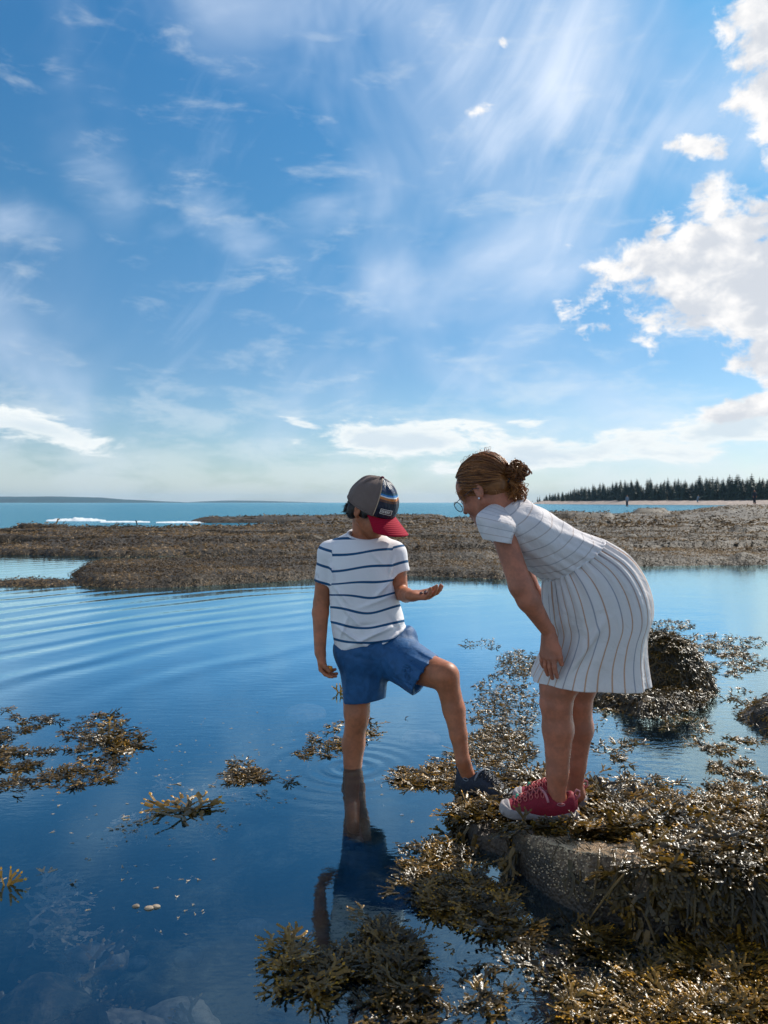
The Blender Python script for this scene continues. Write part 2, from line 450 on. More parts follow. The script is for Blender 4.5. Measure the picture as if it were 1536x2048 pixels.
# ------------------------------------------------------------------ materials
def mat_water(name, mode):
    m, nt, out, tc = newmat(name)
    pos = tc.outputs['Object']; X, Y, Z = separate(nt, pos)
    if mode == 'pool':
        # long curved swell ripples coming in from the left, fading towards the feet
        wob = noise(nt, mapping(nt, pos, (0.35, 0.35, 0)), 1.0, 2, 0.5)
        rr = ((X-3.0)*(X-3.0) + (Y-3.0)*(Y-3.0)).sqrt() + wob*0.9
        amp = ss(Y, 3.6, 5.2) * (1.0-ss(Y, 8.5, 11.0)*0.7) * (1.0 - ss(X, -2.2, 0.5)*0.93)
        w1 = (rr*14.0).sin()*0.0021 + (rr*23.0+X*1.2).sin()*0.0007
        lr = ((X+0.13)*(X+0.13) + (Y-3.16)*(Y-3.16)).sqrt()
        ring = (lr*75.0).sin()*(lr*-7.0).exp()*0.0016
        fine = noise(nt, mapping(nt, pos, (1.0, 3.4, 1.0), rot=(0,0,R(8))), 7.0, 3, 0.5)*0.0009*ss(Y, 2.3, 4.0)
        fine2 = noise(nt, mapping(nt, pos, (1.0, 2.2, 1.0), rot=(0,0,R(-14))), 26.0, 3, 0.5)*0.00022
        slow = noise(nt, mapping(nt, pos, (1, 1, 1)), 1.8, 2, 0.4)*0.0022
        # busy little ripples in the weedy right side and in front of the ledge
        rt = ss(X-Y*0.10, 0.1, 0.9)
        busy = noise(nt, mapping(nt, pos, (1.0, 1.9, 1.0), rot=(0,0,R(20))), 14.0, 4, 0.55, 0.4)*0.0013*rt
        fg = ss(X*0.8-Y, -2.1, -1.4)
        swirl = noise(nt, mapping(nt, pos, (1.0, 1.2, 1.0)), 9.0, 3, 0.5, 1.6)*0.0035*fg
        h = w1*amp + ring + fine + fine2 + slow + busy + swirl
    else:
        a = noise(nt, mapping(nt, pos, (0.35, 1.0, 1)), 0.6, 6, 0.62, 0.3)*0.32
        b = noise(nt, mapping(nt, pos, (0.5, 1.2, 1)), 3.5, 4, 0.6)*0.035
        h = a + b
    nrm = bump(nt, h, 1.0, 1.0)
    fr = nt.nodes.new('ShaderNodeFresnel'); fr.inputs[0].default_value = (1.50 if mode == 'pool' else 1.36); nt.links.new(nrm, fr.inputs[1])
    gl = nt.nodes.new('ShaderNodeBsdfGlossy'); gl.inputs[0].default_value = (0.64, 0.91, 1.0, 1); gl.inputs['Roughness'].default_value = 0.015 if mode == 'pool' else 0.12
    nt.links.new(nrm, gl.inputs['Normal'])
    body = nt.nodes.new('ShaderNodeBsdfDiffuse')
    mx = nt.nodes.new('ShaderNodeMixShader'); mx2 = nt.nodes.new('ShaderNodeMixShader')
    if mode == 'pool':
        body.inputs[0].default_value = (0.002, 0.12, 0.32, 1)
        tr = nt.nodes.new('ShaderNodeBsdfTransparent'); tr.inputs[0].default_value = (0.94, 0.98, 1.0, 1)
        mx2.inputs[0].default_value = 0.022
        nt.links.new(tr.outputs[0], mx2.inputs[1]); nt.links.new(body.outputs[0], mx2.inputs[2])
        va = nt.nodes.new('ShaderNodeVolumeAbsorption'); va.inputs[0].default_value = (0.05, 0.42, 0.62, 1); va.inputs[1].default_value = 0.6
        nt.links.new(va.outputs[0], out.inputs['Volume'])
    else:
        body.inputs[0].default_value = (0.02, 0.13, 0.20, 1)
        mx2.inputs[0].default_value = 1.0
        nt.links.new(body.outputs[0], mx2.inputs[2])
    L(nt, (S(nt, fr.outputs[0])*(2.35 if mode == 'pool' else 0.8)).mn(0.86), mx.inputs[0])
    nt.links.new(mx2.outputs[0], mx.inputs[1]); nt.links.new(gl.outputs[0], mx.inputs[2])
    nt.links.new(mx.outputs[0], out.inputs['Surface'])
    return m
M = {}
M['pool'] = mat_water('pool_water', 'pool'); M['sea'] = mat_water('sea_water', 'sea')

def mat_ledge():
    m, nt, out, tc = newmat('ledge_rock'); p = tc.outputs['Object']
    n1 = noise(nt, p, 1.1, 5, 0.6); n2 = noise(nt, p, 9.0, 5, 0.65); n3_ = noise(nt, p, 28.0, 3, 0.6)
    c = ramp(nt, n1*0.35+n2*0.65, [(0.30, (0.012, 0.009, 0.006)), (0.46, (0.034, 0.024, 0.014)), (0.58, (0.062, 0.044, 0.026)), (0.74, (0.13, 0.095, 0.06))])
    h = n2*0.05+n3_*0.02
    princ(nt, out, c, 0.65, 0.3, bump(nt, h, 1.0, 0.9)); return m
M['ledge'] = mat_ledge()
def mat_slab():
    m, nt, out, tc = newmat('barnacled_rock'); p = tc.outputs['Object']
    v = voro(nt, p, 95.0); n1 = noise(nt, p, 6.0, 5, 0.6); n2 = noise(nt, p, 60.0, 3, 0.6)
    c = ramp(nt, n1*0.6+n2*0.4, [(0.34, (0.040, 0.027, 0.017)), (0.48, (0.17, 0.112, 0.066)), (0.60, (0.42, 0.28, 0.165))])
    X, Y, Z = separate(nt, p); wet = ss(Z + n1*0.05, 0.150, 0.105)
    c = mixc(nt, wet*0.82, c, (0.020, 0.016, 0.012))
    princ(nt, out, c, 0.55, 0.5, bump(nt, v*-0.006+n2*0.004, 1.0, 1.0)); return m
M['slab'] = mat_slab()
def mat_seabed():
    m, nt, out, tc = newmat('pool_bed'); p = tc.outputs['Object']
    n1 = noise(nt, p, 2.2, 6, 0.65, 0.4); n2 = noise(nt, p, 14.0, 4, 0.6)
    c = ramp(nt, n1*0.65+n2*0.35, [(0.40, (0.010, 0.012, 0.010)), (0.52, (0.05, 0.042, 0.028)), (0.60, (0.20, 0.15, 0.09)), (0.68, (0.42, 0.32, 0.20))])
    princ(nt, out, c, 0.8, 0.2, bump(nt, n1*0.05+n2*0.02)); return m
M['seabed'] = mat_seabed()
def mat_weed(name, stops, rough=0.28, trans=0.12, spec=0.5, bm=0.002):
    m, nt, out, tc = newmat(name)
    a = S(nt, attr(nt, 'tint').outputs['Fac'])
    n = noise(nt, tc.outputs['Object'], 40.0, 3, 0.6)
    c = ramp(nt, (a*0.8+n*0.3).clamp(), stops)
    nb = noise(nt, tc.outputs['Object'], 130.0, 2, 0.5)
    p = princ(nt, None, c, rough, spec, bump(nt, nb, bm, 1.0))
    t = nt.nodes.new('ShaderNodeBsdfTranslucent'); nt.links.new(c, t.inputs[0])
    mx = nt.nodes.new('ShaderNodeMixShader'); mx.inputs[0].default_value = trans
    nt.links.new(p.outputs[0], mx.inputs[1]); nt.links.new(t.outputs[0], mx.inputs[2]); nt.links.new(mx.outputs[0], out.inputs[0])
    return m
M['blade'] = mat_weed('rockweed_blade', [(0.0, (0.012, 0.009, 0.004)), (0.38, (0.052, 0.034, 0.009)), (0.72, (0.15, 0.088, 0.017)), (1.0, (0.36, 0.19, 0.025))], 0.29, 0.28)
M['tip'] = mat_weed('rockweed_tip', [(0.0, (0.05, 0.036, 0.010)), (0.45, (0.12, 0.075, 0.016)), (0.72, (0.40, 0.20, 0.018)), (1.0, (0.90, 0.45, 0.012))], 0.32, 0.32)
M['drybl'] = mat_weed('ledge_weed', [(0.0, (0.016, 0.012, 0.007)), (0.4, (0.090, 0.056, 0.026)), (1.0, (0.36, 0.235, 0.115))], 0.62, 0.25, 0.35)
M['pale'] = mat_weed('pale_weed', [(0.0, (0.22, 0.17, 0.11)), (1.0, (0.50, 0.40, 0.28))], 0.5, 0.2)

def simple(name, col, rough=0.6, spec=0.4, nscale=60, namp=0.0, bh=0.0, sss=0.0, coat=0.0, var=0.12):
    m, nt, out, tc = newmat(name); p = tc.outputs['Object']
    n = noise(nt, p, nscale, 4, 0.6)
    d = tuple(c*(1-var) for c in col); l = tuple(min(1, c*(1+var)) for c in col)
    c = mixc(nt, ss(n, 0.35, 0.65), d, l)
    nr = bump(nt, n, bh, 1.0) if bh else None
    pr = princ(nt, out, c, rough, spec, nr, sss)
    if coat: pr.inputs['Coat Weight'].default_value = coat
    return m
M['stone'] = simple('stone', (0.26, 0.20, 0.14), 0.6, nscale=30, bh=0.004, var=0.4)
M['foam'] = simple('foam', (0.66, 0.70, 0.72), 0.8, nscale=6, bh=0.05, var=0.08)
M['beach'] = simple('beach_shingle', (0.30, 0.23, 0.19), 0.9, nscale=0.5, bh=0.1, var=0.3)
M['hill'] = simple('far_island', (0.004, 0.034, 0.040), 0.9, nscale=0.01, var=0.3)
M['conifer'] = simple('conifer_needles', (0.020, 0.034, 0.016), 0.8, nscale=0.8, var=0.6)
M['bark'] = simple('bark', (0.10, 0.075, 0.055), 0.9, nscale=3)
M['barnacle'] = simple('barnacle_shell', (0.50, 0.37, 0.23), 0.6, nscale=120, var=0.3)

def mat_skin(name, col):
    m, nt, out, tc = newmat(name); p = tc.outputs['Object']
    n = noise(nt, p, 22, 4, 0.6); n2 = noise(nt, p, 420, 2, 0.5)
    n = n*0.7 + noise(nt, p, 95, 3, 0.6)*0.3
    c = mixc(nt, ss(n, 0.40, 0.62), tuple(x*0.80 for x in col), tuple(min(1, x*y) for x, y in zip(col, (1.12, 1.05, 1.0))))
    princ(nt, out, c, 0.48, 0.4, bump(nt, n2, 0.0006, 0.6), sss=0.12); return m
M['skin_boy'] = mat_skin('boy_skin', (0.42, 0.15, 0.070))
M['skin_girl'] = mat_skin('girl_skin', (0.42, 0.155, 0.090))
M['hand_pink'] = mat_skin('wet_palm_skin', (0.52, 0.20, 0.15))
def mat_hair(name, a, b, sp=0.5, rough=0.35):
    m, nt, out, tc = newmat(name)
    t = S(nt, attr(nt, 'tint').outputs['Fac'])
    n = noise(nt, mapping(nt, tc.outputs['Object'], (30, 30, 200)), 1.0, 3, 0.6)
    c = mixc(nt, (t*0.7+n*0.4-0.1).clamp(), a, b)
    pr = princ(nt, None, c, rough, sp, bump(nt, n, 0.001, 0.7))
    tl = nt.nodes.new('ShaderNodeBsdfTranslucent'); nt.links.new(c, tl.inputs[0])
    mx = nt.nodes.new('ShaderNodeMixShader'); mx.inputs[0].default_value = 0.25
    nt.links.new(pr.outputs[0], mx.inputs[1]); nt.links.new(tl.outputs[0], mx.inputs[2]); nt.links.new(mx.outputs[0], out.inputs[0])
    return m
M['hair_boy'] = mat_hair('dark_brown_hair', (0.012, 0.008, 0.006), (0.05, 0.028, 0.018))
M['hair_girl'] = mat_hair('auburn_hair', (0.080, 0.022, 0.008), (0.66, 0.26, 0.07))

def weave(nt, tc, scale=900):
    v = voro(nt, tc.outputs['Object'], scale); return v
def mat_tshirt():
    m, nt, out, tc = newmat('striped_cotton')
    s = S(nt, attr(nt, 'stripe').outputs['Fac'])
    f = s.fract(); band = f.gt(0.0)*f.lt(0.155)
    n = noise(nt, tc.outputs['Object'], 600, 2, 0.5); n2 = noise(nt, tc.outputs['Object'], 25, 3, 0.5)
    c = mixc(nt, band, (0.78, 0.755, 0.77), (0.018, 0.085, 0.19))
    nr = bump(nt, n*0.0006+n2*0.004, 1.0, 0.7)
    princ(nt, out, c, 0.85, 0.2, nr, sss=0.0); return m
M['tshirt'] = mat_tshirt()
M['collar'] = simple('white_rib_cotton', (0.78, 0.755, 0.77), 0.85, 0.2, 300, bh=0.001, var=0.05)
def mat_shorts():
    m, nt, out, tc = newmat('blue_shorts_cloth')
    n = noise(nt, tc.outputs['Object'], 30, 4, 0.55, 0.6); n2 = noise(nt, tc.outputs['Object'], 700, 2, 0.5)
    c = mixc(nt, ss(n, 0.35, 0.65), (0.014, 0.075, 0.19), (0.020, 0.10, 0.25))
    princ(nt, out, c, 0.6, 0.3, bump(nt, n*0.006+n2*0.0005, 1.0, 0.8)); return m
M['shorts'] = mat_shorts()
def mat_dress(part):
    m, nt, out, tc = newmat('striped_dress_'+part)
    uvx, uvy, _ = separate(nt, tc.outputs['UV'])
    n2 = noise(nt, tc.outputs['Object'], 700, 2, 0.5); n1 = noise(nt, tc.outputs['Object'], 18, 3, 0.55, 0.5)
    if part == 'skirt':
        s = uvx*34.0; f = s.fract(); line = f.lt(0.13)
        odd = (s*0.5).fract().lt(0.5)
        tone = noise(nt, mapping(nt, tc.outputs['UV'], (9, 2, 1)), 1.0, 2, 0.5)
        lc = mixc(nt, odd, (0.56, 0.31, 0.19), (0.36, 0.36, 0.44)); 
        lc = mixc(nt, ss(tone, 0.45, 0.6), lc, (0.62, 0.34, 0.18))
        c = mixc(nt, line*0.85, (0.82, 0.78, 0.77), lc)
    else:
        s = uvy*1.0; f = s.fract(); line = f.lt(0.10)
        odd = (s*0.5).fract().lt(0.5)
        lc = mixc(nt, odd, (0.40, 0.28, 0.22), (0.28, 0.26, 0.30))
        c = mixc(nt, line*0.5, (0.84, 0.80, 0.80), lc)
    nb = bump(nt, n2*0.0005+n1*0.012, 1.0, 0.8)
    p = princ(nt, None, c, 0.85, 0.2, nb); tl = nt.nodes.new('ShaderNodeBsdfTranslucent'); nt.links.new(mixc(nt, 1.0, c, (1.0, 0.90, 0.80), 'MULTIPLY'), tl.inputs[0]); nt.links.new(nb, tl.inputs['Normal'])
    mx = nt.nodes.new('ShaderNodeMixShader'); mx.inputs[0].default_value = 0.28
    nt.links.new(p.outputs[0], mx.inputs[1]); nt.links.new(tl.outputs[0], mx.inputs[2]); nt.links.new(mx.outputs[0], out.inputs[0]); return m
M['skirt'] = mat_dress('skirt'); M['bodice'] = mat_dress('bodice')
def mat_capfront():
    m, nt, out, tc = newmat('cap_front_panel'); ux, uy, _ = separate(nt, tc.outputs['UV'])
    c = ramp(nt, uy, [(0.0, (0.012, 0.014, 0.03)), (0.335, (0.10, 0.035, 0.02)), (0.385, (0.55, 0.17, 0.03)), (0.435, (0.80, 0.78, 0.72)), (0.46, (0.03, 0.20, 0.50)), (0.50, (0.01, 0.06, 0.10)), (0.54, (0.006, 0.025, 0.075))], 'CONSTANT')
    n = noise(nt, mapping(nt, tc.outputs['UV'], (5, 2.2, 1), rot=(0, 0, R(25))), 1.4, 3, 0.5, 1.5)
    princ(nt, out, c, 0.38, 0.4, bump(nt, n, 0.02, 0.6)); return m
M['capfront'] = mat_capfront()
def mat_capmesh():
    m, nt, out, tc = newmat('cap_mesh_fabric'); ux, uy, _ = separate(nt, tc.outputs['UV'])
    g = (ux*420.0).sin()*(uy*170.0).sin()
    n = noise(nt, tc.outputs['UV'], 9, 3, 0.5)
    c = mixc(nt, ss(g, -0.25, 0.35), (0.07, 0.048, 0.043), mixc(nt, n, (0.26, 0.19, 0.165), (0.36, 0.27, 0.23)))
    princ(nt, out, c, 0.8, 0.2, bump(nt, g, 0.0006, 0.7)); return m
M['capmesh'] = mat_capmesh()
def mat_brim():
    m, nt, out, tc = newmat('cap_brim_cloth'); ux, uy, _ = separate(nt, tc.outputs['UV'])
    g = (uy*56.0).sin()
    n = noise(nt, tc.outputs['Object'], 500, 2, 0.5)
    princ(nt, out, mixc(nt, ss(g, 0.85, 1.0)*0.3, (0.34, 0.006, 0.026), (0.20, 0.004, 0.018)), 0.8, 0.12, bump(nt, g*0.0005+n*0.0004, 1.0, 0.8)); return m
M['brim'] = mat_brim()
M['cream'] = simple('cream_piping', (0.50, 0.36, 0.25), 0.8)
M['patch'] = simple('dark_patch', (0.10, 0.075, 0.07), 0.7)
M['patchtxt'] = simple('pale_thread', (0.88, 0.80, 0.72), 0.7)
M['button'] = simple('maroon_button', (0.16, 0.02, 0.04), 0.6)
M['navy'] = simple('navy_shoe_fabric', (0.010, 0.016, 0.034), 0.6, nscale=200, bh=0.001, var=0.3)
M['greyrub'] = simple('grey_rubber', (0.085, 0.12, 0.14), 0.5, nscale=60, bh=0.001)
M['greyline'] = simple('grey_trim', (0.22, 0.24, 0.28), 0.6)
M['black'] = simple('black_rubber', (0.012, 0.014, 0.02), 0.6)
M['red'] = simple('red_shoe_fabric', (0.24, 0.006, 0.022), 0.65, nscale=300, bh=0.0012, var=0.2)
M['redtrim'] = simple('pink_trim', (0.52, 0.22, 0.24), 0.7)
M['lace'] = simple('coral_lace', (0.50, 0.11, 0.10), 0.6)
M['sole'] = simple('pale_grey_rubber_sole', (0.30, 0.265, 0.26), 0.6, nscale=40, bh=0.001, var=0.12)
M['green'] = simple('green_toggle', (0.03, 0.30, 0.20), 0.5)
M['eye'] = simple('eye_white', (0.75, 0.72, 0.70), 0.2, 0.6)
M['metal'] = simple('thin_dark_metal', (0.05, 0.03, 0.03), 0.3, 0.8)
M['silver'] = simple('silver_stud', (0.75, 0.75, 0.78), 0.15, 0.9)
def mat_lens():
    m, nt, out, tc = newmat('clear_lens')
    g = nt.nodes.new('ShaderNodeBsdfGlossy'); g.inputs['Roughness'].default_value = 0.02
    t = nt.nodes.new('ShaderNodeBsdfTransparent'); t.inputs[0].default_value = (0.93, 0.95, 0.95, 1)
    mx = nt.nodes.new('ShaderNodeMixShader'); mx.inputs[0].default_value = 0.10; nt.links.new(t.outputs[0], mx.inputs[1]); nt.links.new(g.outputs[0], mx.inputs[2])
    nt.links.new(mx.outputs[0], out.inputs[0]); return m
M['lens'] = mat_lens()
M['orange'] = simple('orange_weed', (0.70, 0.26, 0.02), 0.35, var=0.3)
M['shell'] = simple('wet_dark_shell', (0.10, 0.035, 0.03), 0.12, 0.8, nscale=90, var=0.6)
M['cloth_dark'] = simple('dark_clothing', (0.03, 0.035, 0.05), 0.8)
M['cloth_grey'] = simple('grey_clothing', (0.20, 0.22, 0.26), 0.8)

# ------------------------------------------------------------------ terrain
def pw(pts, z=0.0): return [W(a, b, z) for a, b in pts]
def persp_grid(y0, y1, ny, xl, xr, nx):
    """rows spaced with distance, columns fanning out: fine near, coarse far"""
    ys = y0*(y1/y0)**np.linspace(0, 1, ny)
    u = np.linspace(xl, xr, nx)
    Y = np.repeat(ys[:, None], nx, 1); X = u[None, :]*Y
    return X, Y
# pool bed
X, Y = persp_grid(0.7, 20.5, 190, -1.15, 1.15, 190)
Zb = -0.62 + 0.30*fbm(X*1.1, Y*1.1, 3, 5) + 0.10*fbm(X*6, Y*6, 8, 3)
Zb += 0.22*np.exp(-(((X+.80)/.30)**2+((Y-1.85)/.30)**2))
Zb += 0.36*sstep(-0.5, 1.2, X-0.25*(Y-2))*sstep(6.5, 3.0, Y) + 0.30*sstep(0.95, 0.35, np.hypot((X+1.15)/1.0, (Y-1.75)/0.75))
Zb = np.minimum(Zb, -0.07)
o = mesh_np('seabed', np.stack([X, Y, Zb], -1).reshape(-1, 3), grid_faces(*X.shape), M['seabed']); tag(o, kind='structure')
# pool water: a closed body so that depth darkens what lies in it
def box(name, x0, x1, y0, y1, z0, z1, mat):
    V = [(x, y, z) for x in (x0, x1) for y in (y0, y1) for z in (z0, z1)]
    Fq = [(0, 1, 3, 2), (4, 6, 7, 5), (0, 4, 5, 1), (2, 3, 7, 6), (0, 2, 6, 4), (1, 5, 7, 3)]
    return mesh_np(name, np.array(V), np.array(Fq), mat, smooth=False)
o = box('pool_water', -26, 30, -3, 21.0, -1.15, 0.0, M['pool']); tag(o, kind='structure')
o = mesh_np('sea', np.array([(-7000, 21.0, 0), (7000, 21.0, 0), (7000, 6900, 0), (-7000, 6900, 0)]), np.array([(0, 1, 2, 3)]), M['sea'], smooth=False); tag(o, kind='structure')
o = mesh_np('deep_ground', np.array([(-7000, -60, -1.3), (7000, -60, -1.3), (7000, 6900, -1.3), (-7000, 6900, -1.3)]), np.array([(0, 1, 2, 3)]), M['seabed'], smooth=False); tag(o, kind='structure')

# tidal ledges: (outline at the water line, height, edge softness)
ledgeA = pw([(130, 1166), (160, 1174), (250, 1178), (400, 1174), (520, 1166), (650, 1157), (800, 1152), (1010, 1160), (1120, 1150), (1280, 1134), (1400, 1131), (1560, 1130), (2100, 1128)]) + \
         pw([(2100, 1108), (1500, 1104), (900, 1106), (660, 1118), (400, 1124), (300, 1127), (180, 1133), (140, 1146)])
ledgeB = pw([(-700, 1118), (-200, 1114), (0, 1111), (200, 1114), (350, 1111), (640, 1112), (900, 1120), (1300, 1120), (2200, 1120)]) + \
         [W(2200, 1016, .2), W(1560, 1018, .2), W(1330, 1022, .2), W(1080, 1032, .2), W(800, 1037, .2), W(560, 1044, .2), (-6.5, 30), (-13, 28.5), (-16.5, 26.5), (-20, 19)]
ledgeC = pw([(400, 1046), (520, 1046), (700, 1047), (900, 1045)]) + pw([(900, 1036), (640, 1036), (560, 1037), (430, 1040), (380, 1043)])
reef = pw([(1330, 1040), (1600, 1050), (2400, 1060)]) + pw([(2400, 1015), (1600, 1016), (1400, 1020)])
reefL = pw([(-60, 1166), (60, 1162), (150, 1163), (168, 1170), (90, 1174), (0, 1173), (-60, 1171)])
def ledge_h(X, Y):
    out = np.full(X.shape, -0.7)
    wob = fbm(X*0.9, Y*0.5, 21, 4)
    wx = fbm(X*1.3, Y*1.3, 77, 4)
    for poly, hh, fall, gap in ((ledgeA, .12, .30, .11), (ledgeB, .25, 2.4, .45), (ledgeC, .26, .9, .2), (reef, .72, 5.0, .4), (reefL, .06, .25, .05)):
        sd = polysd(X, Y, poly) + wob*gap*2.4 + wx*gap
        t = sstep(-0.02, fall, sd)
        h = hh*(0.55*t + 0.45*sstep(0, 0.25, sd)) - 0.02
        h = h + t*(0.20*fbm(X*0.38, Y*0.75, 31, 4) + 0.10*fbm(X*2.3, Y*2.8, 41, 4))*min(1, hh*2.6)
        # bedding steps running across
        h = h + t*0.05*np.abs(fbm(X*0.3, Y*1.9, 52, 3))*2
        h = h + t*.06*fbm(X*1.6, Y*1.2, 91, 3)*2*min(1, hh*4)
        h = h - .34*sstep(.06, .12, fbm(X*.22+3, Y*.75, 61, 4))*t*((hh > .15) & (hh < .5))
        out = np.maximum(out, np.where(sd > 0, h, sd*0.8-0.02))
    # a dark stepped face under the far right slabs and over the near lip
    for (px0, py0, px1, py1, hh) in ((1262, 1034, 1338, 1024, .34), (1355, 1016, 1468, 1008, .95), (1075, 1046, 1235, 1034, .26), (1455, 1078, 1600, 1070, .16), (1455, 1124, 1520, 1116, .10), (20, 1066, 150, 1058, .10), (740, 1118, 1000, 1112, .08)):
        a = W(px0, py0); b = W(px1, py1, .3)
        poly = [W(px0, py0), W(px1, py0), W(px1, py1, .2), W(px0, py1, .2)]
        sd = polysd(X, Y, poly) + 0.25*wob
        out = out + np.where(out > -.1, hh*sstep(0, .25+.004*Y, sd), 0)
    return out
X, Y = persp_grid(9.1, 150, 430, -1.1, 1.1, 520)
Zl = ledge_h(X, Y)
V = np.stack([X, Y, Zl], -1).reshape(-1, 3); Fq = grid_faces(*X.shape)
keep = (Zl.ravel()[Fq] > -0.28).any(1); Fq = Fq[keep]
used = np.zeros(len(V), bool); used[Fq.ravel()] = True; mp = np.cumsum(used)-1
o = mesh_np('tidal_ledge', V[used], mp[Fq], M['ledge']); tag(o, kind='structure')

# ------------------------------------------------------------------ far land
def ridge(name, pts, D, depth, mat, z0=-1.0, seed=0, rough=1.0):
    """pts = list of (px, py_top) seen at distance D"""
    pts = np.array(pts, float); n = 220; px = np.linspace(pts[0, 0], pts[-1, 0], n); top = np.interp(px, pts[:, 0], pts[:, 1])
    Z = H-(top-HY)*D/F; x = (px-CX)*D/F
    rows = []
    for k, (dy, s) in enumerate(((-depth*.5, 0), (-depth*.35, .55), (-depth*.15, .9), (0, 1.0), (depth*.3, .8), (depth*.5, 0))):
        z = z0+(Z-z0)*s + (rough*fbm(x*0.006, x*0+k*3.1, seed, 5) + rough*.5*fbm(x*0.05, x*0+k, seed+4, 3) if 0 < s else 0)
        rows.append(np.stack([x, np.full(n, D+dy), z], -1))
    V = np.array(rows).reshape(-1, 3)
    o = mesh_np(name, V, grid_faces(6, n), mat); tag(o, kind='structure'); return o
ridge('far_hill', [(-900, 990), (-300, 991), (0, 993), (120, 993), (200, 995), (235, 998), (300, 1001), (370, 1005)], 3600, 500, M['hill'], seed=3, rough=3.0)
ridge('far_hill', [(370, 1005.3), (400, 1003), (450, 1001), (520, 1001.5), (590, 1003.5), (660, 1005.4)], 4800, 400, M['hill'], seed=8, rough=2.0)
# headland with shingle beach on the right
n = 260; px = np.linspace(1062, 2500, n)
Dn = np.interp(px, [1062, 1250, 1536, 2500], [560, 400, 300, 230])
rows = []
for dy, z in ((-18, -0.6), (-6, 0.35), (0, 0.9), (8, 1.7), (25, 2.2), (90, 3.0), (240, 3.0), (260, -0.6)):
    taper = np.clip((px-1062)/25, 0, 1)
    D = Dn+dy; zz = np.where(z > 0, z*taper, z) + 0.35*fbm(px*0.03, px*0+dy, 5, 4)
    rows.append(np.stack([(px-CX)*D/F, D, zz], -1))
o = mesh_np('shingle_beach', np.array(rows).reshape(-1, 3), grid_faces(8, n), M['beach']); tag(o, kind='structure')

# spruces on the headland
def conifer_mesh(seed, h=11.0, sparse=0.0):
    rng = np.random.default_rng(seed); V = []; T = []
    nl = 17
    for i in range(nl):
        f = i/(nl-1); z = h*(0.03+0.97*f)
        r = (0.235*h*(1-f)**0.75+0.12)*(1+0.25*rng.standard_normal()*0.6)
        nb = 9
        a0 = rng.random()*6.28
        for b in range(nb):
            if rng.random() < sparse: continue
            a = a0+b*6.283/nb+rng.normal()*0.2; rr = r*(0.75+0.5*rng.random()); w = rr*0.30
            dx, dy_ = math.cos(a), math.sin(a); s = len(V)
            V += [(0, 0, z+0.10*h*(1-f)+0.1), (dx*rr*.55-dy_*w, dy_*rr*.55+dx*w, z-rr*.12), (dx*rr, dy_*rr, z-rr*0.34), (dx*rr*.55+dy_*w, dy_*rr*.55-dx*w, z-rr*.12)]
            T += [(s, s+1, s+2), (s, s+2, s+3)]
    return np.array(V), np.array(T)
tree_protos = []
for k in range(6):
    V, T = conifer_mesh(50+k, 11.0, 0.05+0.5*(k == 5))
    tr = empty('spruce_tree', (0, 0, 0))
    crown = mesh_np('crown', V, T, M['conifer'], tr, smooth=False)
    tv, tf = tube([(0, 0, -0.3), (0, 0, 5), (0, 0, 11.0)], [0.16, 0.12, 0.03], 5)
    trunk = mesh_np('trunk', tv, tf, M['bark'], tr)
    tree_protos.append((tr, [crown, trunk]))
rng = np.random.default_rng(4)
slots = []
for row, (doff, stepx) in enumerate(((26, 6.6), (36, 7.0), (52, 7.4))):
    x = 1066 + (0 if row == 0 else 14+row*9)
    while x < 1760:
        slots.append((x+rng.normal()*1.4, doff+rng.normal()*3, row)); x += stepx*(0.75+0.5*rng.random())
# scattered thin outliers near the point
used_proto = set()
topline = lambda px: np.interp(px, [1060, 1075, 1120, 1170, 1215, 1300, 1400, 1536, 1800], [1001, 989, 982, 972, 965, 960, 956, 951, 942])
for i, (x, doff, row) in enumerate(slots[:296]):
    D = float(np.interp(x, [1062, 1250, 1536, 2500], [560, 400, 300, 230]))+doff
    hpx = 1002-topline(x); hh = hpx*D/F*(0.60+0.55*rng.random())*(1.0 if row else 0.93)
    k = 5 if (x < 1085 or rng.random() < 0.05) else int(rng.integers(0, 5))
    root, ch = tree_protos[k]
    if k in used_proto:
        r2 = root.copy(); COL.objects.link(r2)
        for c in ch:
            c2 = c.copy(); COL.objects.link(c2); c2.parent = r2
        root = r2
    used_proto.add(k)
    root.location = ((x-CX)*D/F, D, 1.6)
    s = hh/11.0; wx = s*(1.15+0.45*rng.random())
    root.scale = (wx, wx, s); root.rotation_euler = (rng.normal()*.02, rng.normal()*.02, rng.random()*6.28)
    tag(root, 'dark green spruce tree in the dense stand on the headland behind the shingle beach', 'tree', 'spruce trees on the far headland')
for k in range(6):
    if k not in used_proto:
        root, ch = tree_protos[k]
        for c in ch: bpy.data.objects.remove(c)
        bpy.data.objects.remove(root)

# the wood goes on to the right, beyond what can be told apart
rng = np.random.default_rng(77); TV = []; TT = []; off = 0
for i in range(330):
    x = (1690+1300*rng.random()**.9) if i < 120 else 1120+640*rng.random(); D = float(np.interp(x, [1062, 1250, 1536, 2500], [560, 400, 300, 230]))+rng.uniform(28, 62)
    v, t = conifer_mesh(50+int(rng.integers(0, 5)), 11.0, .05); hh = (1002-(942 if x > 1690 else topline(x)+4))*D/F*(.7+.35*rng.random()); sc = np.array([hh/11*1.35, hh/11*1.35, hh/11])
    TV.append(v*sc+np.array([(x-CX)*D/F, D, 1.6])); TT.append(t+off); off += len(v)
o = mesh_np('wood', np.vstack(TV), np.vstack(TT), M['conifer'], smooth=False); tag(o, 'dense spruce wood carrying on along the headland and past the right edge', 'wood', kind='stuff')

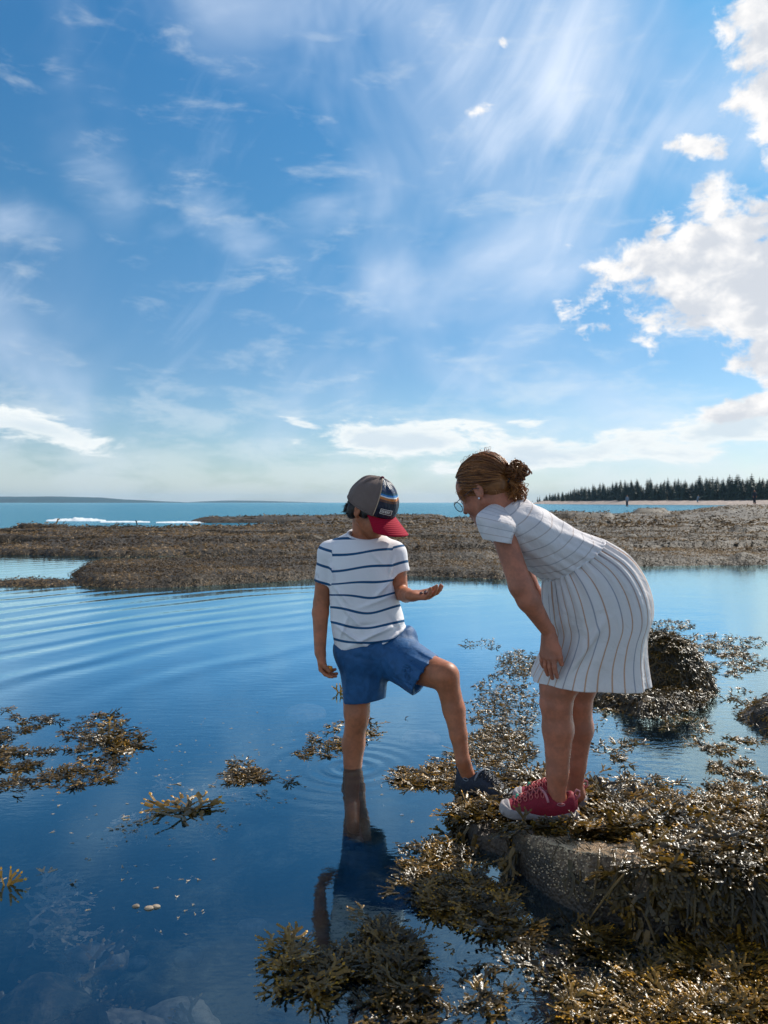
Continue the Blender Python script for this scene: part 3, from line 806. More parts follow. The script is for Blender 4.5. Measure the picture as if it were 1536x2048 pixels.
# breaking surf beyond the ledge
def surf(name, pts, D, hgt, seed, label):
    rng = np.random.default_rng(seed); parts = []
    px = np.linspace(pts[0], pts[1], 60); n = len(px)
    rows = []
    env = np.sin(np.linspace(0, np.pi, n))**0.5
    for dy, f in ((-1.3, 0), (-.9, .5), (-.4, .85), (0, 1.0), (.5, .7), (1.2, 0)):
        D_ = D+dy*(1+.4*fbm(px*.05, px*0, seed, 3)); z = hgt*env*f*(0.75+1.1*(fbm(px*.16, px*0+dy, seed+2, 4)+.2)) if f else px*0-0.03
        rows.append(np.stack([(px-CX)*D_/F, D_, z+0.01], -1))
    V = np.array(rows).reshape(-1, 3)
    o = mesh_np(name, V, grid_faces(6, n), M['foam']); tag(o, label, 'foam', kind='stuff')
surf('surf_foam', (92, 212), 46, .15, 1, 'white breaking wave crest out beyond the left ledge')
surf('surf_foam', (200, 300), 43, .05, 6, 'thin line of white wash trailing the breaking wave')
surf('surf_foam', (312, 425), 42, .05, 2, 'low white foam line along the back of the ledge')

# distant beachcombers
def walker(px, pyfoot, hm, D, lean, seed, top, bottom, label):
    root = empty('person', ((px-CX)*D/F, D, H-(pyfoot-HY)*D/F)); o = np.array(root.location)
    tag(root, label, 'person'); g = lambda x, y, z: o+np.array([x, y, z])*hm
    b = Field(); b.u(ell(g(lean*.9, 0, .93), np.array([.05, .055, .068])*hm), .01).u(rc(g(lean*.85, 0, .87), g(lean*.7, 0, .8), .03*hm, .035*hm), .02)
    b.u(rc(g(lean*.7, 0, .78), g(0, 0, .52), .085*hm, .075*hm), .03)
    for s in (-1, 1):
        b.u(rc(g(.04*s, 0, .5), g(.05*s, .02*s, .27), .06*hm, .045*hm), .02).u(rc(g(.05*s, .02*s, .27), g(.055*s, 0, .03), .04*hm, .028*hm), .02)
        b.u(rc(g(.055*s, 0, .02), g(.055*s+.03, -.06, .015), .028*hm, .022*hm), .01)
        b.u(rc(g(lean*.7+.1*s, 0, .79), g(lean*.8+.13*s, -.03, .6), .035*hm, .03*hm), .02).u(rc(g(lean*.8+.13*s, -.03, .6), g(lean*.9+.1*s, -.09, .47), .028*hm, .02*hm), .02)
    V, fl = b.mesh(0.022); mesh_np('body', V, fl, M['skin_boy'], root)
    j = Field(); j.u(rc(g(lean*.7, 0, .79), g(0, 0, .5), .098*hm, .088*hm), .03)
    for s in (-1, 1): j.u(rc(g(lean*.7+.1*s, 0, .79), g(lean*.8+.13*s, -.03, .6), .045*hm, .04*hm), .03)
    V, fl = j.mesh(0.025); mesh_np('jacket', V, fl, top, root)
    t = Field()
    for s in (-1, 1): t.u(rc(g(.04*s, 0, .5), g(.05*s, .02*s, .27), .07*hm, .055*hm), .02).u(rc(g(.05*s, .02*s, .27), g(.055*s, 0, .1), .052*hm, .042*hm), .02)
    V, fl = t.mesh(0.025); mesh_np('trousers', V, fl, bottom, root)
walker(1254, 1013, 1.65, 115, .02, 1, M['cloth_grey'], M['cloth_dark'], 'small distant person in grey standing on the reef before the bright water')
walker(1395, 1005, 1.4, 150, .12, 2, M['cloth_grey'], M['cloth_grey'], 'small distant person in light clothes on the far slab')
walker(1509, 1008, 1.75, 98, .0, 3, M['cloth_dark'], M['cloth_dark'], 'distant person in dark clothes standing at the right end of the reef')

# haze: one box of thin air
m, nt, out, tc = newmat('thin_haze')
pv = nt.nodes.new('ShaderNodeVolumePrincipled'); pv.inputs['Color'].default_value = (0.48, 0.76, 1.0, 1); pv.inputs['Density'].default_value = 0.00009
pv.inputs['Anisotropy'].default_value = 0.0
nt.links.new(pv.outputs[0], out.inputs['Volume'])
o = box('haze', -8000, 8000, -80, 7600, -2.4, 75, m); tag(o, kind='stuff')

# ------------------------------------------------------------------ near rocks
slab_poly = [W(885, 1650), W(903, 1592), W(950, 1556), W(1015, 1545), W(1110, 1552), W(1190, 1572), W(1300, 1612), W(1420, 1640), W(1560, 1652), W(1900, 1700),
             (2.9, 1.75), W(1536, 1905), W(1380, 1880), W(1300, 1888), W(1215, 1862), W(1150, 1858), W(1100, 1815), W(1040, 1775), W(985, 1722), W(925, 1700)]
def slab_h(X, Y):
    wob = fbm(X*4, Y*4, 5, 4)
    sd = polysd(X, Y, slab_poly) + wob*0.10
    zt = np.interp(Y, [1.8, 2.05, 2.25, 2.47, 2.62, 2.85, 3.2], [.155, .15, .115, .055, .03, .0, -.01]) + 0.07*sstep(1.0, 1.6, X)*sstep(2.7, 2.2, Y)
    h = zt + 0.05*fbm(X*3, Y*3, 7, 4) + 0.028*fbm(X*11, Y*11, 9, 4)
    # two clefts in the front face
    h = h - 0.0*np.exp(-((X-0.52-0.2*(Y-2.0))/0.03)**2)*sstep(2.3, 2.0, Y) - 0.03*np.exp(-((X-0.30-.2*(Y-2))/0.03)**2)*sstep(2.4, 2.1, Y)
    h = np.where(np.hypot((X-.50)/.20, (Y-2.42)/.11) < 1, np.minimum(h, .042), h); h = np.where(np.hypot((X-.57)/.17, (Y-2.63)/.09) < 1, np.minimum(h, .022), h); h = np.where(np.hypot((X-.37)/.12, (Y-2.83)/.10) < 1, np.minimum(h, .0), h)
    edge = sstep(-0.01, 0.05, sd)
    return np.where(sd > -0.01, (h+0.32)*edge-0.32, np.maximum(-0.32+sd*0.4, -0.5))
def hfield(name, fn, x0, x1, y0, y1, res, mat, zmin, parent=None):
    nx = int((x1-x0)/res); ny = int((y1-y0)/res)
    X, Y = np.meshgrid(np.linspace(x0, x1, nx), np.linspace(y0, y1, ny)); Z = fn(X, Y)
    V = np.stack([X, Y, Z], -1).reshape(-1, 3); Fq = grid_faces(ny, nx)
    k = (Z.ravel()[Fq] > zmin).any(1); Fq = Fq[k]; used = np.zeros(len(V), bool); used[Fq.ravel()] = True; mp = np.cumsum(used)-1
    return mesh_np(name, V[used], mp[Fq], mat, parent)
slab = hfield('rock_slab', slab_h, -0.1, 3.3, 1.55, 3.5, 0.0085, M['slab'], -0.31)
tag(slab, 'low barnacled rock slab draped with rockweed that the girl stands on', 'rock')

def boulder_h(X, Y):
    c = W(1335, 1392); 
    u = (X-c[0]-.02)/0.285; v = (Y-c[1]-0.16)/0.27
    r = np.sqrt(u*u+v*v)*(1+0.25*fbm(X*3, Y*3, 3, 3))
    z = 0.31*np.clip(1-r**2.6, -2, 1)**1.0
    z = z + 0.05*(1-np.clip(r, 0, 1))*(u*-0.5)
    return np.where(r < 1, z + 0.035*fbm(X*9, Y*9, 15, 4), -0.3*(r-1)*3-0.01)
c = W(1335, 1392)
boulder = hfield('boulder', boulder_h, c[0]-.5, c[0]+.5, c[1]-.3, c[1]+.6, 0.010, M['slab'], -0.25)
tag(boulder, 'rounded boulder thickly covered with dark rockweed, behind the striped skirt', 'rock')
shelf_poly = pw([(1165, 1384), (1215, 1376), (1400, 1380), (1420, 1392), (1405, 1412), (1345, 1432), (1280, 1434), (1220, 1415), (1175, 1402)])
def shelf_h(X, Y):
    sd = polysd(X, Y, shelf_poly)+0.06*fbm(X*7, Y*7, 44, 4)
    return np.where(sd > 0, 0.055*sstep(0, .10, sd)+.03*fbm(X*8, Y*8, 2, 3)+.004, sd*1.5)
shelf = hfield('rock_shelf', shelf_h, .75, 1.85, 3.6, 4.9, 0.012, M['slab'], -0.2)
tag(shelf, 'low weed covered rock shelf at the foot of the rounded boulder', 'rock')
rk_poly = pw([(1478, 1432), (1500, 1410), (1560, 1398), (1700, 1400), (1700, 1475), (1560, 1470), (1505, 1455)])
def rk_h(X, Y):
    sd = polysd(X, Y, rk_poly)+0.05*fbm(X*6, Y*6, 4, 4)
    return np.where(sd > 0, 0.10*sstep(0, .16, sd)+.05*fbm(X*7, Y*7, 12, 4), sd*1.2)
erock = hfield('rock', rk_h, 1.7, 3.2, 3.3, 4.9, 0.014, M['slab'], -0.2)
tag(erock, 'flat brownish rock breaking the water at the right edge, beyond the boulder', 'rock')

# stones under the water and a few small shells afloat
for i, (px, py, z, r, lab) in enumerate((
        (612, 1420, -.035, (.11, .16, .04), 'pale rock just under the surface left of the standing boy'),
        (842, 1470, -.03, (.10, .12, .035), 'pale rock just under the surface between the boy\'s legs'),
        (190, 1905, -.22, (.10, .07, .05), 'ochre sunken stone at the lower left, upper of the group'),
        (165, 1950, -.25, (.07, .05, .04), 'small ochre sunken stone at the lower left, below the larger one'),
        (150, 1985, -.24, (.06, .045, .035), 'lowest sunken tan stone at the bottom left'),
        (80, 2035, -.16, (.20, .07, .05), 'long tan sunken rock along the bottom left edge'),
        (230, 2040, -.18, (.13, .05, .05), 'rough brown sunken rock at the bottom left, right of the long one'),
        (350, 2020, -.24, (.09, .06, .05), 'dark mottled sunken rock at the bottom, left of the seaweed mat'),
        (395, 2040, -.24, (.06, .05, .04), 'small dark sunken rock at the bottom, beside the mottled one'),
        (275, 1920, -.3, (.035, .03, .02), 'greenish sunken pebble near the bottom left'),
        (505, 1845, -.28, (.05, .035, .025), 'greenish sunken stone left of the foreground seaweed'),
        (375, 1905, -.4, (.05, .04, .03), 'dim sunken stone in the deep blue water at lower left'))):
    x, y = W(px, py, z); V, fl = blobmesh((x, y, z-r[2]*.6), r, seed=i*3+1, amp=.22, n=14)
    o = mesh_np('stone', V, fl, M['stone']); tag(o, lab, 'stone')
for i, (px, py, r, lab) in enumerate((
        (272, 1813, .010, 'small elongated pale shell floating left in the deep blue water'),
        (298, 1817, .013, 'rounder pale shell of the floating pair on the deep blue water'),
        (312, 1814, .012, 'right one of the pale shells floating on the deep blue water'),
        (804, 1630, .007, 'tiny white shell fragment floating between the boy and the rock'))):
    x, y = W(px, py, 0); V, fl = blobmesh((x, y, 0.001), (r, r*.7, r*.42), seed=i+31, amp=.12, n=9)
    o = mesh_np('shell', V, fl, M['stone'] if i < 3 else M['foam'], attrs={'tint': np.full(len(V), .8)}); tag(o, lab, 'shell')

# ------------------------------------------------------------------ rockweed fronds
def frond(rng, depth, Ln, w, lod, flat=0.35, ang=0.42, tipk=1.0):
    V = []; T = []; MI = []
    ph = rng.random()*6.28; am = Ln*0.045*(0.5+rng.random())*(1-flat*.5); fr = 9/Ln*(.6+.8*rng.random())
    def zz(x, y, k): return am*math.sin(x*fr*.7+ph+y*10)+k
    def seg(p, a, l, ww, d):
        nst = 2 if (lod == 0 and d == depth) else 1
        s0 = len(V); k0 = (rng.random()-.5)*ww*0.9; tw = rng.normal()*.35
        for i in range(nst+1):
            t = i/nst; c = p+np.array([math.cos(a+t*.12*tw), math.sin(a+t*.12*tw)])*l*t
            n = np.array([-math.sin(a), math.cos(a)]); hw = ww*0.5*(0.85+.3*math.sin(3.14*t))
            zc = zz(c[0], c[1], k0)
            if lod < 2:
                V.append((*(c-n*hw), zc-tw*hw)); V.append((*c, zc+ww*.16)); V.append((*(c+n*hw), zc+tw*hw))
            else:
                V.append((*(c-n*hw), zc-tw*hw)); V.append((*(c+n*hw), zc+tw*hw))
        m = 3 if lod < 2 else 2
        for i in range(nst):
            for j in range(m-1):
                q = s0+i*m+j; T.append((q, q+1, q+m+1)); T.append((q, q+m+1, q+m)); MI.extend([0, 0])
        e = p+np.array([math.cos(a), math.sin(a)])*l
        if d > 0:
            for sg in (-1, 1):
                if rng.random() < 0.10 and d < depth: continue
                seg(e, a+sg*ang*(.6+.7*rng.random()), l*(.70+.3*rng.random()), ww*.88, d-1)
        else:
            # swollen tip: a small pointed puff
            if tipk > 0 and rng.random() < .85:
                tl = ww*(.9+.6*rng.random())*tipk; tw_ = ww*(.28+.2*rng.random())*tipk; zc = zz(e[0], e[1], k0); q = len(V)
                f = np.array([math.cos(a), math.sin(a)]); n = np.array([-f[1], f[0]])
                V.append((*e, zc)); mid = e+f*tl*.5
                V.append((*(mid+n*tw_), zc)); V.append((*mid, zc+tw_*.8)); V.append((*(mid-n*tw_), zc)); V.append((*(e+f*tl), zc+.2*tw_))
                for a_, b_ in ((1, 2), (2, 3)):
                    T.append((q, q+a_, q+b_)); T.append((q+4, q+b_, q+a_)); MI.extend([1, 1])
    seg(np.zeros(2), 0.0, Ln/(depth+1)*1.15, w, depth)
    return np.array(V, float), np.array(T), np.array(MI)
rg = np.random.default_rng(11)
TPL0 = [frond(rg, 3, .14, .0200, 0, ang=.5) for _ in range(7)]
TPL1 = [frond(rg, 2, .115, .0200, 1, ang=.5) for _ in range(8)]
TPL2 = [frond(rg, 1, .09, .014, 2, tipk=.8) for _ in range(6)]
TPLD = [frond(rg, 1, .085, .022, 2, tipk=0) for _ in range(6)]
TPLT = [frond(rg, 1, .050, .0125, 1, tipk=.9) for _ in range(6)]      # short tips that break the surface
def scatter(name, tpls, pos, tdir, nrm, scale, rng, mats, parent=None, tintv=None):
    """one mesh of many fronds laid along tdir on normals nrm"""
    n = len(pos); tdir = tdir - (tdir*nrm).sum(1, keepdims=True)*nrm; tdir /= np.linalg.norm(tdir, axis=1, keepdims=True)+1e-9
    b = np.cross(nrm, tdir); which = rng.integers(0, len(tpls), n)
    if tintv is None: tintv = rng.random(n)
    VV = []; TT = []; MM = []; AA = []; off = 0
    for k, (v, t, mi) in enumerate(tpls):
        I = np.nonzero(which == k)[0]
        if not len(I): continue
        s = scale[I][:, None, None]
        P_ = pos[I][:, None]+s*(v[None, :, 0:1]*tdir[I][:, None]+v[None, :, 1:2]*b[I][:, None]+v[None, :, 2:3]*nrm[I][:, None])
        VV.append(P_.reshape(-1, 3)); TT.append((t[None]+(np.arange(len(I))*len(v))[:, None, None]+off).reshape(-1, 3))
        MM.append(np.tile(mi, len(I))); AA.append(np.repeat(tintv[I], len(v))); off += len(I)*len(v)
    return mesh_np(name, np.vstack(VV), np.vstack(TT), mats, parent, mi=np.concatenate(MM), attrs={'tint': np.concatenate(AA)})
WM = [M['blade'], M['tip']]
def on_surface(fn, x, y, rng, lift, hang=1.0, e=0.012, tilt=.25, spread=1.2):
    z = fn(x, y); gx = (fn(x+e, y)-fn(x-e, y))/(2*e); gy = (fn(x, y+e)-fn(x, y-e))/(2*e)
    gl = np.hypot(gx, gy); k = np.minimum(1, 2.2/(gl+1e-6)); gx = gx*k; gy = gy*k
    nr = np.stack([-gx, -gy, np.ones_like(gx)], -1); nr /= np.linalg.norm(nr, axis=1, keepdims=True)
    a = rng.random(len(x))*6.283
    rd = np.stack([np.cos(a), np.sin(a), np.zeros_like(a)], -1)
    dn = np.stack([-gx, -gy, -(gx**2+gy**2)], -1); steep = np.clip(gl*hang, 0, 4)[:, None]
    t = rd*spread*.6 + dn*steep/np.maximum(gl, .05)[:, None] + np.array([0.1, -.35, 0])
    nr2 = nr + rng.normal(size=nr.shape)*tilt; nr2 /= np.linalg.norm(nr2, axis=1, keepdims=True)
    pos = np.stack([x, y, z], -1)+nr*(lift*rng.random(len(x)))[:, None]
    return pos, t, nr2
# on the slab: thick on top, long hanging skirts on the right part of the front face, a bare barnacled patch
rg = np.random.default_rng(21)
n = 24000
x = rg.uniform(-.05, 2.5, n); y = rg.uniform(1.62, 3.1, n); sd = polysd(x, y, slab_poly)
bare = np.exp(-(((x-.56)/.27)**2+((y-2.10)/.105)**2))*1.5 + np.exp(-(((x-.32)/.15)**2+((y-2.17)/.075)**2))*1.2
dens = np.where(sd > -.045, 1, 0)*(1-sstep(.28, .5, bare+.8*fbm(x*7, y*7, 3, 3))*.97)
dens *= np.where((y < 1.99) & (x < .62), .8, 1.0)
dens *= np.where(x*F/y+CX > 1640, 0, 1)
k = rg.random(n) < dens; x, y = x[k], y[k]
pos, t, nr = on_surface(slab_h, x, y, rg, .035, 1.6, tilt=.28)
k = pos[:, 2] > -.03
def near_seg(q, a, b, r):
    a = np.array(a); b = np.array(b); e = b-a; tt = np.clip(((q[:, :2]-a)@e)/(e@e), 0, 1); return np.hypot(*(q[:, :2]-a-tt[:, None]*e).T) < r
FEET = (((.62, 2.42), (.37, 2.41), .075), ((.68, 2.60), (.45, 2.62), .07), ((.28, 2.89), (.45, 2.76), .065))
for a_, b_, r_ in FEET: k &= ~near_seg(pos, a_, b_, r_)
pos, t, nr = pos[k], t[k], nr[k]
near = rg.random(len(pos)) < .35
tv = np.clip(rg.beta(1.6, 2.2, len(pos)), 0, 1)
scatter('rockweed', TPL0, pos[near], t[near], nr[near], rg.uniform(.40, .85, near.sum()), rg, WM, slab, tv[near])['kind'] = 'stuff'
scatter('rockweed', TPL1, pos[~near], t[~near], nr[~near], rg.uniform(.40, .85, (~near).sum()), rg, WM, slab, tv[~near])['kind'] = 'stuff'
# long strands hanging down the face
def hang(n, x, tb):
    y = np.full(n, 0.0)
    ys = np.linspace(1.75, 2.3, 90); HH = slab_h(x[:, None]+0*ys, ys[None]+0*x[:, None]); fi = (HH > .07).argmax(1); y = ys[fi]+rg.uniform(-.02, .15, n)
    parts = []; tints = []
    for i in range(n):
        l = rg.uniform(.06, .20); w = rg.uniform(.002, .006); m_ = 6; yy = y[i]; z = float(slab_h(np.array([x[i]]), np.array([yy]))[0])+.01; xx = x[i]; dxs = rg.normal()*.8+.8*math.sin(x[i]*17)
        pts = []
        for j in range(m_+1):
            pts.append((xx, yy, z)); f = j/m_
            xx += l/m_*dxs*.4; yy -= l/m_*(.75-.62*f); z -= l/m_*(.15+.9*f)
        pts = np.array(pts); pts[:, 2] = np.maximum(pts[:, 2], -.02)
        s = np.zeros_like(pts); sa = rg.normal()*.5; s[:, 0] = math.cos(sa); s[:, 1] = math.sin(sa)*.5; ww = (w*np.sin(np.linspace(.5, 2.9, m_+1)))[:, None]
        V = np.stack([pts-s*ww, pts+np.array([0, -.002, .002]), pts+s*ww], 1).reshape(-1, 3)
        parts.append((V, [grid_faces(m_+1, 3)])); tints.append(np.full(len(V), rg.beta(*tb)))
    V, fl = merge(parts); o = mesh_np('hanging_rockweed', V, fl, M['blade'], slab, attrs={'tint': np.concatenate(tints)}); o['kind'] = 'stuff'
x = .78+.95*rg.random(1500)**.9; hang(1500, x+.05*np.sin(x*60), (1.3, 2.0))
x = .22+.55*rg.random(70); hang(70, x, (1.6, 1.6))
# barnacles on the bare patch
n = 13000; x = rg.normal(.52, .22, n); y = rg.normal(2.08, .085, n); z = slab_h(x, y); k = (z > .03); x, y, z = x[k], y[k], z[k]
r = rg.uniform(.0014, .0036, len(x)); c6 = np.linspace(0, 2*np.pi, 6, endpoint=False)
base = np.stack([np.cos(c6), np.sin(c6), np.zeros(6)], -1); top = np.stack([np.cos(c6)*.45, np.sin(c6)*.45, np.full(6, .8)], -1)
tv_ = np.vstack([base, top, [[0, 0, .35]]]); ft = []
for i in range(6):
    j = (i+1) % 6; ft += [(i, j, 6+j), (i, 6+j, 6+i), (6+i, 6+j, 12)]
V = (np.stack([x, y, z-.001], -1)[:, None]+tv_[None]*r[:, None, None]).reshape(-1, 3); T = (np.array(ft)[None]+(np.arange(len(x))*13)[:, None, None]).reshape(-1, 3)
o = mesh_np('barnacles', V, T, M['barnacle'], slab, smooth=False); o['kind'] = 'stuff'
# boulder, shelf and edge rock
def cover(fn, parent, x0, x1, y0, y1, n, zmin, tp, sc, lift, tintab=(1.4, 3.2), name='rockweed', hang=1.5, mats=WM):
    x = rg.uniform(x0, x1, n); y = rg.uniform(y0, y1, n); z = fn(x, y); k = z > zmin; x, y = x[k], y[k]
    pos, t, nr = on_surface(fn, x, y, rg, lift, hang)
    o = scatter(name, tp, pos, t, nr, rg.uniform(sc*.7, sc*1.2, len(pos)), rg, mats, parent, rg.beta(*tintab, len(pos))); o['kind'] = 'stuff'; return o
cb = W(1335, 1392)
cover(boulder_h, boulder, cb[0]-.4, cb[0]+.4, cb[1]-.2, cb[1]+.5, 9500, -.02, TPL1, .48, .018)
cover(shelf_h, shelf, .8, 1.8, 3.6, 4.8, 6500, -.01, TPL1, .42, .018)
cover(rk_h, erock, 1.75, 2.6, 3.4, 4.7, 2200, -.01, TPL1, .42, .012, (2, 2))
# ledges: tufts, coarser with distance
rg = np.random.default_rng(5)
def ledge_scatter(n, ya, yb, sc, tp):
    y = ya*(yb/ya)**rg.random(n); x = rg.uniform(-.68, .86, n)*y; z = ledge_h(x, y); k = z > -.03
    x, y = x[k], y[k]; pos, t, nr = on_surface(ledge_h, x, y, rg, .03, 1.0, .05, .40)
    return scatter('ledge_rockweed', tp, pos, t, nr, sc*rg.uniform(.5, 1.15, len(pos)), rg, [M['drybl']], None, np.clip(rg.beta(1.5, 1.9, len(pos))+1.7*fbm(x*.5, y*.9, 66, 4)+1.1*fbm(x*2.5, y*3, 67, 3), 0, 1))
led = []
for i, (n, ya, yb, sc, lab) in enumerate(((86000, 9.2, 15.2, .52, 'brown rockweed carpeting the nearest tidal ledge across the pool'), (68000, 15, 27, .95, 'brown rockweed carpeting the broad ledge beyond the bright strip of water'), (60000, 26, 140, 2.4, 'rockweed tufts on the farthest reef below the headland'))):
    o = ledge_scatter(n, ya, yb, sc, TPLD); tag(o, lab, 'seaweed', kind='stuff')

# ------------------------------------------------------------------ floating and standing weed in the pool
def float_patch(name, blobs, n, tp, sc, label, seed, zr=(-.012, .006), tilt=.22, thr=.42, ns=9.0, tint=(1.6, 2.0), mats=WM, dirn=None, cat='seaweed'):
    """blobs: (px, py, rx, ry, weight) regions seen on the water"""
    rng = np.random.default_rng(seed); wts = np.array([b[2]*b[3]*b[4] for b in blobs], float); wts /= wts.sum()
    which = rng.choice(len(blobs), n, p=wts); bb = np.array(blobs)[which]
    a = rng.random(n)*6.283; r = np.sqrt(rng.random(n))
    px = bb[:, 0]+np.cos(a)*r*bb[:, 2]; py = bb[:, 1]+np.sin(a)*r*bb[:, 3]
    D = H*F/(py-HY); x = (px-CX)*D/F; y = D
    nz = fbm(x*ns, y*ns*.8, seed, 4)+.5; k = nz > thr+.25*(r**3); x, y = x[k], y[k]; n = len(x)
    if not n: return None
    z = rng.uniform(*zr, n)
    nr = np.stack([rng.normal(0, tilt, n), rng.normal(0, tilt, n), np.ones(n)], -1); nr /= np.linalg.norm(nr, axis=1, keepdims=True)
    if dirn is None: aa = rng.random(n)*6.283
    else: aa = np.radians(dirn)+rng.normal(0, .7, n)
    t = np.stack([np.cos(aa), np.sin(aa), np.zeros(n)], -1)
    o = scatter(name, tp, np.stack([x, y, z], -1), t, nr, rng.uniform(sc*.65, sc*1.2, n), rng, mats, None, rng.beta(*tint, n))
    tag(o, label, cat, kind='stuff'); return o
float_patch('floating_rockweed', [(745, 1925, 120, 105, 1), (800, 1880, 90, 60, 1), (660, 1960, 50, 70, .5)], 3300, TPL0, .50, 'dense clump of rockweed with golden tips in the foreground below the boy\'s reflection', 1, (-.035, .018), .24, .43)
float_patch('floating_rockweed', [(590, 1905, 40, 28, 1), (600, 1960, 42, 35, 1)], 150, TPL0, .6, 'small golden sprigs of rockweed on the left fringe of the foreground clump', 2, (-.01, .015), .3, .3, tint=(5, 1.2))
float_patch('floating_rockweed', [(880, 1760, 85, 75, 1), (960, 1810, 90, 50, 1), (850, 1715, 60, 30, .6), (1000, 1860, 110, 50, .8)], 1600, TPL0, .52, 'rockweed floating between the dark reflection and the rock slab', 3, (-.02, .008), .20, .50, tint=(1.8, 1.6))
float_patch('floating_rockweed', [(1000, 1950, 180, 90, 1), (1150, 1920, 130, 60, 1), (900, 2010, 200, 50, .8)], 2500, TPL0, .56, 'dark submerged rockweed swirling under the water at the bottom centre', 4, (-.050, -.001), .22, .46, tint=(1.5, 3.6))
float_patch('floating_rockweed', [(1400, 1970, 190, 90, 1.2), (1250, 1900, 120, 40, 1), (1300, 2030, 200, 40, .8), (1500, 1920, 90, 50, 1)], 5000, TPL0, .50, 'glistening golden brown rockweed filling the bottom right corner', 5, (-.03, .014), .28, .42, tint=(2.6, 1.5))
float_patch('floating_rockweed', [(40, 1560, 110, 48, 1.2), (110, 1480, 150, 40, .9), (20, 1450, 90, 40, .8), (170, 1540, 75, 32, .7), (0, 1510, 120, 60, 1.2), (150, 1500, 150, 90, .35)], 5200, TPL1, .46, 'large raft of dark rockweed floating at the left edge of the pool', 6, (-.008, .006), .17, .48, 13.0, tint=(1.3, 2.4))
float_patch('floating_rockweed', [(240, 1478, 55, 30, 1), (215, 1500, 30, 14, .7), (190, 1440, 60, 14, .6)], 260, TPL1, .62, 'loose brown sprigs trailing off the right side of the left raft', 7, (-.005, .014), .3, .40)
float_patch('floating_rockweed', [(505, 1555, 48, 14, 1.2), (575, 1565, 30, 12, 1), (470, 1530, 35, 10, .4)], 520, TPL1, .44, 'compact tuft of rockweed floating left of the boy\'s standing leg', 8, (-.004, .008), .2, .40)
float_patch('floating_rockweed', [(375, 1626, 30, 8, 1)], 22, TPL1, .9, 'lone yellow sprig of rockweed floating below the tuft on the left', 9, (-.002, .006), .15, .2, tint=(6, 1.5))
float_patch('floating_rockweed', [(860, 1555, 75, 28, 1.1), (800, 1560, 55, 22, .9), (890, 1520, 40, 20, .6), (700, 1470, 70, 28, .35), (640, 1500, 60, 30, .3), (760, 1440, 50, 10, .2)], 3200, TPLT, .75, 'patchy rockweed between the boy\'s standing leg and his stepping foot', 10, (-.006, .005), .22, .42, 20, tint=(2, 1.8))
float_patch('floating_rockweed', [(1010, 1420, 75, 80, .5), (990, 1500, 80, 50, .7), (1040, 1330, 50, 30, 1.2), (960, 1290, 50, 12, .4)], 7500, TPLT, .50, 'tiny rockweed tips pricking the water between the two children', 11, (-.005, .004), .35, .33, 26, tint=(2, 2))
float_patch('floating_rockweed', [(1430, 1290, 110, 24, 1), (1345, 1250, 60, 12, .8), (1470, 1330, 90, 24, .7)], 5500, TPLT, .6, 'glinting band of rockweed tips behind the rounded boulder', 12, (-.005, .006), .35, .42, 13, tint=(2, 2))
float_patch('floating_rockweed', [(1440, 1490, 90, 30, .8), (1380, 1455, 70, 20, .8), (1500, 1400, 50, 30, .7), (1470, 1540, 80, 24, .9), (1240, 1490, 60, 50, .35), (1210, 1420, 45, 40, .7)], 3800, TPLT, .62, 'sparse sprigs of rockweed on the pale water right of the girl', 13, (-.005, .005), .35, .47, 14, tint=(2, 1.7))
float_patch('floating_rockweed', [(1260, 1570, 80, 22, .8), (1420, 1590, 140, 34, 1.3), (1500, 1630, 80, 30, 1.2), (1200, 1560, 40, 20, .8)], 2200, TPL1, .42, 'rockweed with golden tips along the back edge of the rock slab', 14, (-.006, .007), .28, .46, 12, tint=(2.3, 1.5))
float_patch('sunken_weed', [(60, 1790, 90, 40, 1), (150, 1830, 60, 30, .7), (70, 1740, 60, 30, .5), (170, 1740, 20, 25, .7)], 190, TPL0, .62, 'pale weed lying under the surface at the left edge', 15, (-.10, -.012), .2, .46, 12, tint=(2, 2), mats=[M['pale'], M['pale']], dirn=20)
float_patch('sunken_weed', [(250, 1650, 70, 24, 1), (430, 1650, 60, 18, 1), (420, 1570, 80, 22, 1), (330, 1560, 60, 15, .6), (480, 1590, 50, 20, 1)], 420, TPL1, .45, 'bleached scraps of weed just under the blue water left of the boy', 16, (-.03, -.001), .15, .44, 9, tint=(2, 2), mats=[M['pale'], M['pale']], dirn=0)
float_patch('sunken_weed', [(110, 1900, 120, 90, 1), (340, 1950, 120, 60, .5)], 420, TPL0, 1.1, 'dark weed on the pool bed at the lower left', 17, (-.3, -.12), .3, .4, 8, tint=(1.5, 2))
float_patch('floating_scraps', [(330, 1560, 330, 130, 1), (250, 1760, 250, 130, .6), (560, 1480, 200, 80, .8), (800, 1620, 90, 60, .5)], 420, TPLT, .28, 'tiny scraps of weed and scum drifting on the blue water left of the boy', 18, (-.003, .001), .12, .30, 9, tint=(2.5, 1.5), mats=[M['pale'], M['pale']])
for (px, py, s, z, lab) in ((679, 1386, 1, .012, 'single golden sprig sticking up from the water beside the boy\'s blue shorts'), (14, 1772, 2, .004, 'tiny yellow sprig at the left edge above the sunken weed')):
    x, y = W(px, py, 0); rr = np.random.default_rng(s)
    o = scatter('weed_sprig', TPLT, np.tile([x, y, -.004], (3, 1))+rr.normal(0, .004, (3, 3))*[1, 1, 0], np.array([[.3, 0, 1.0], [-.5, .2, 1], [.8, .1, .6]]), np.array([[0, -1, .1]]*3, float), np.full(3, .9), rr, WM, None, np.full(3, .95)); tag(o, lab, 'seaweed')

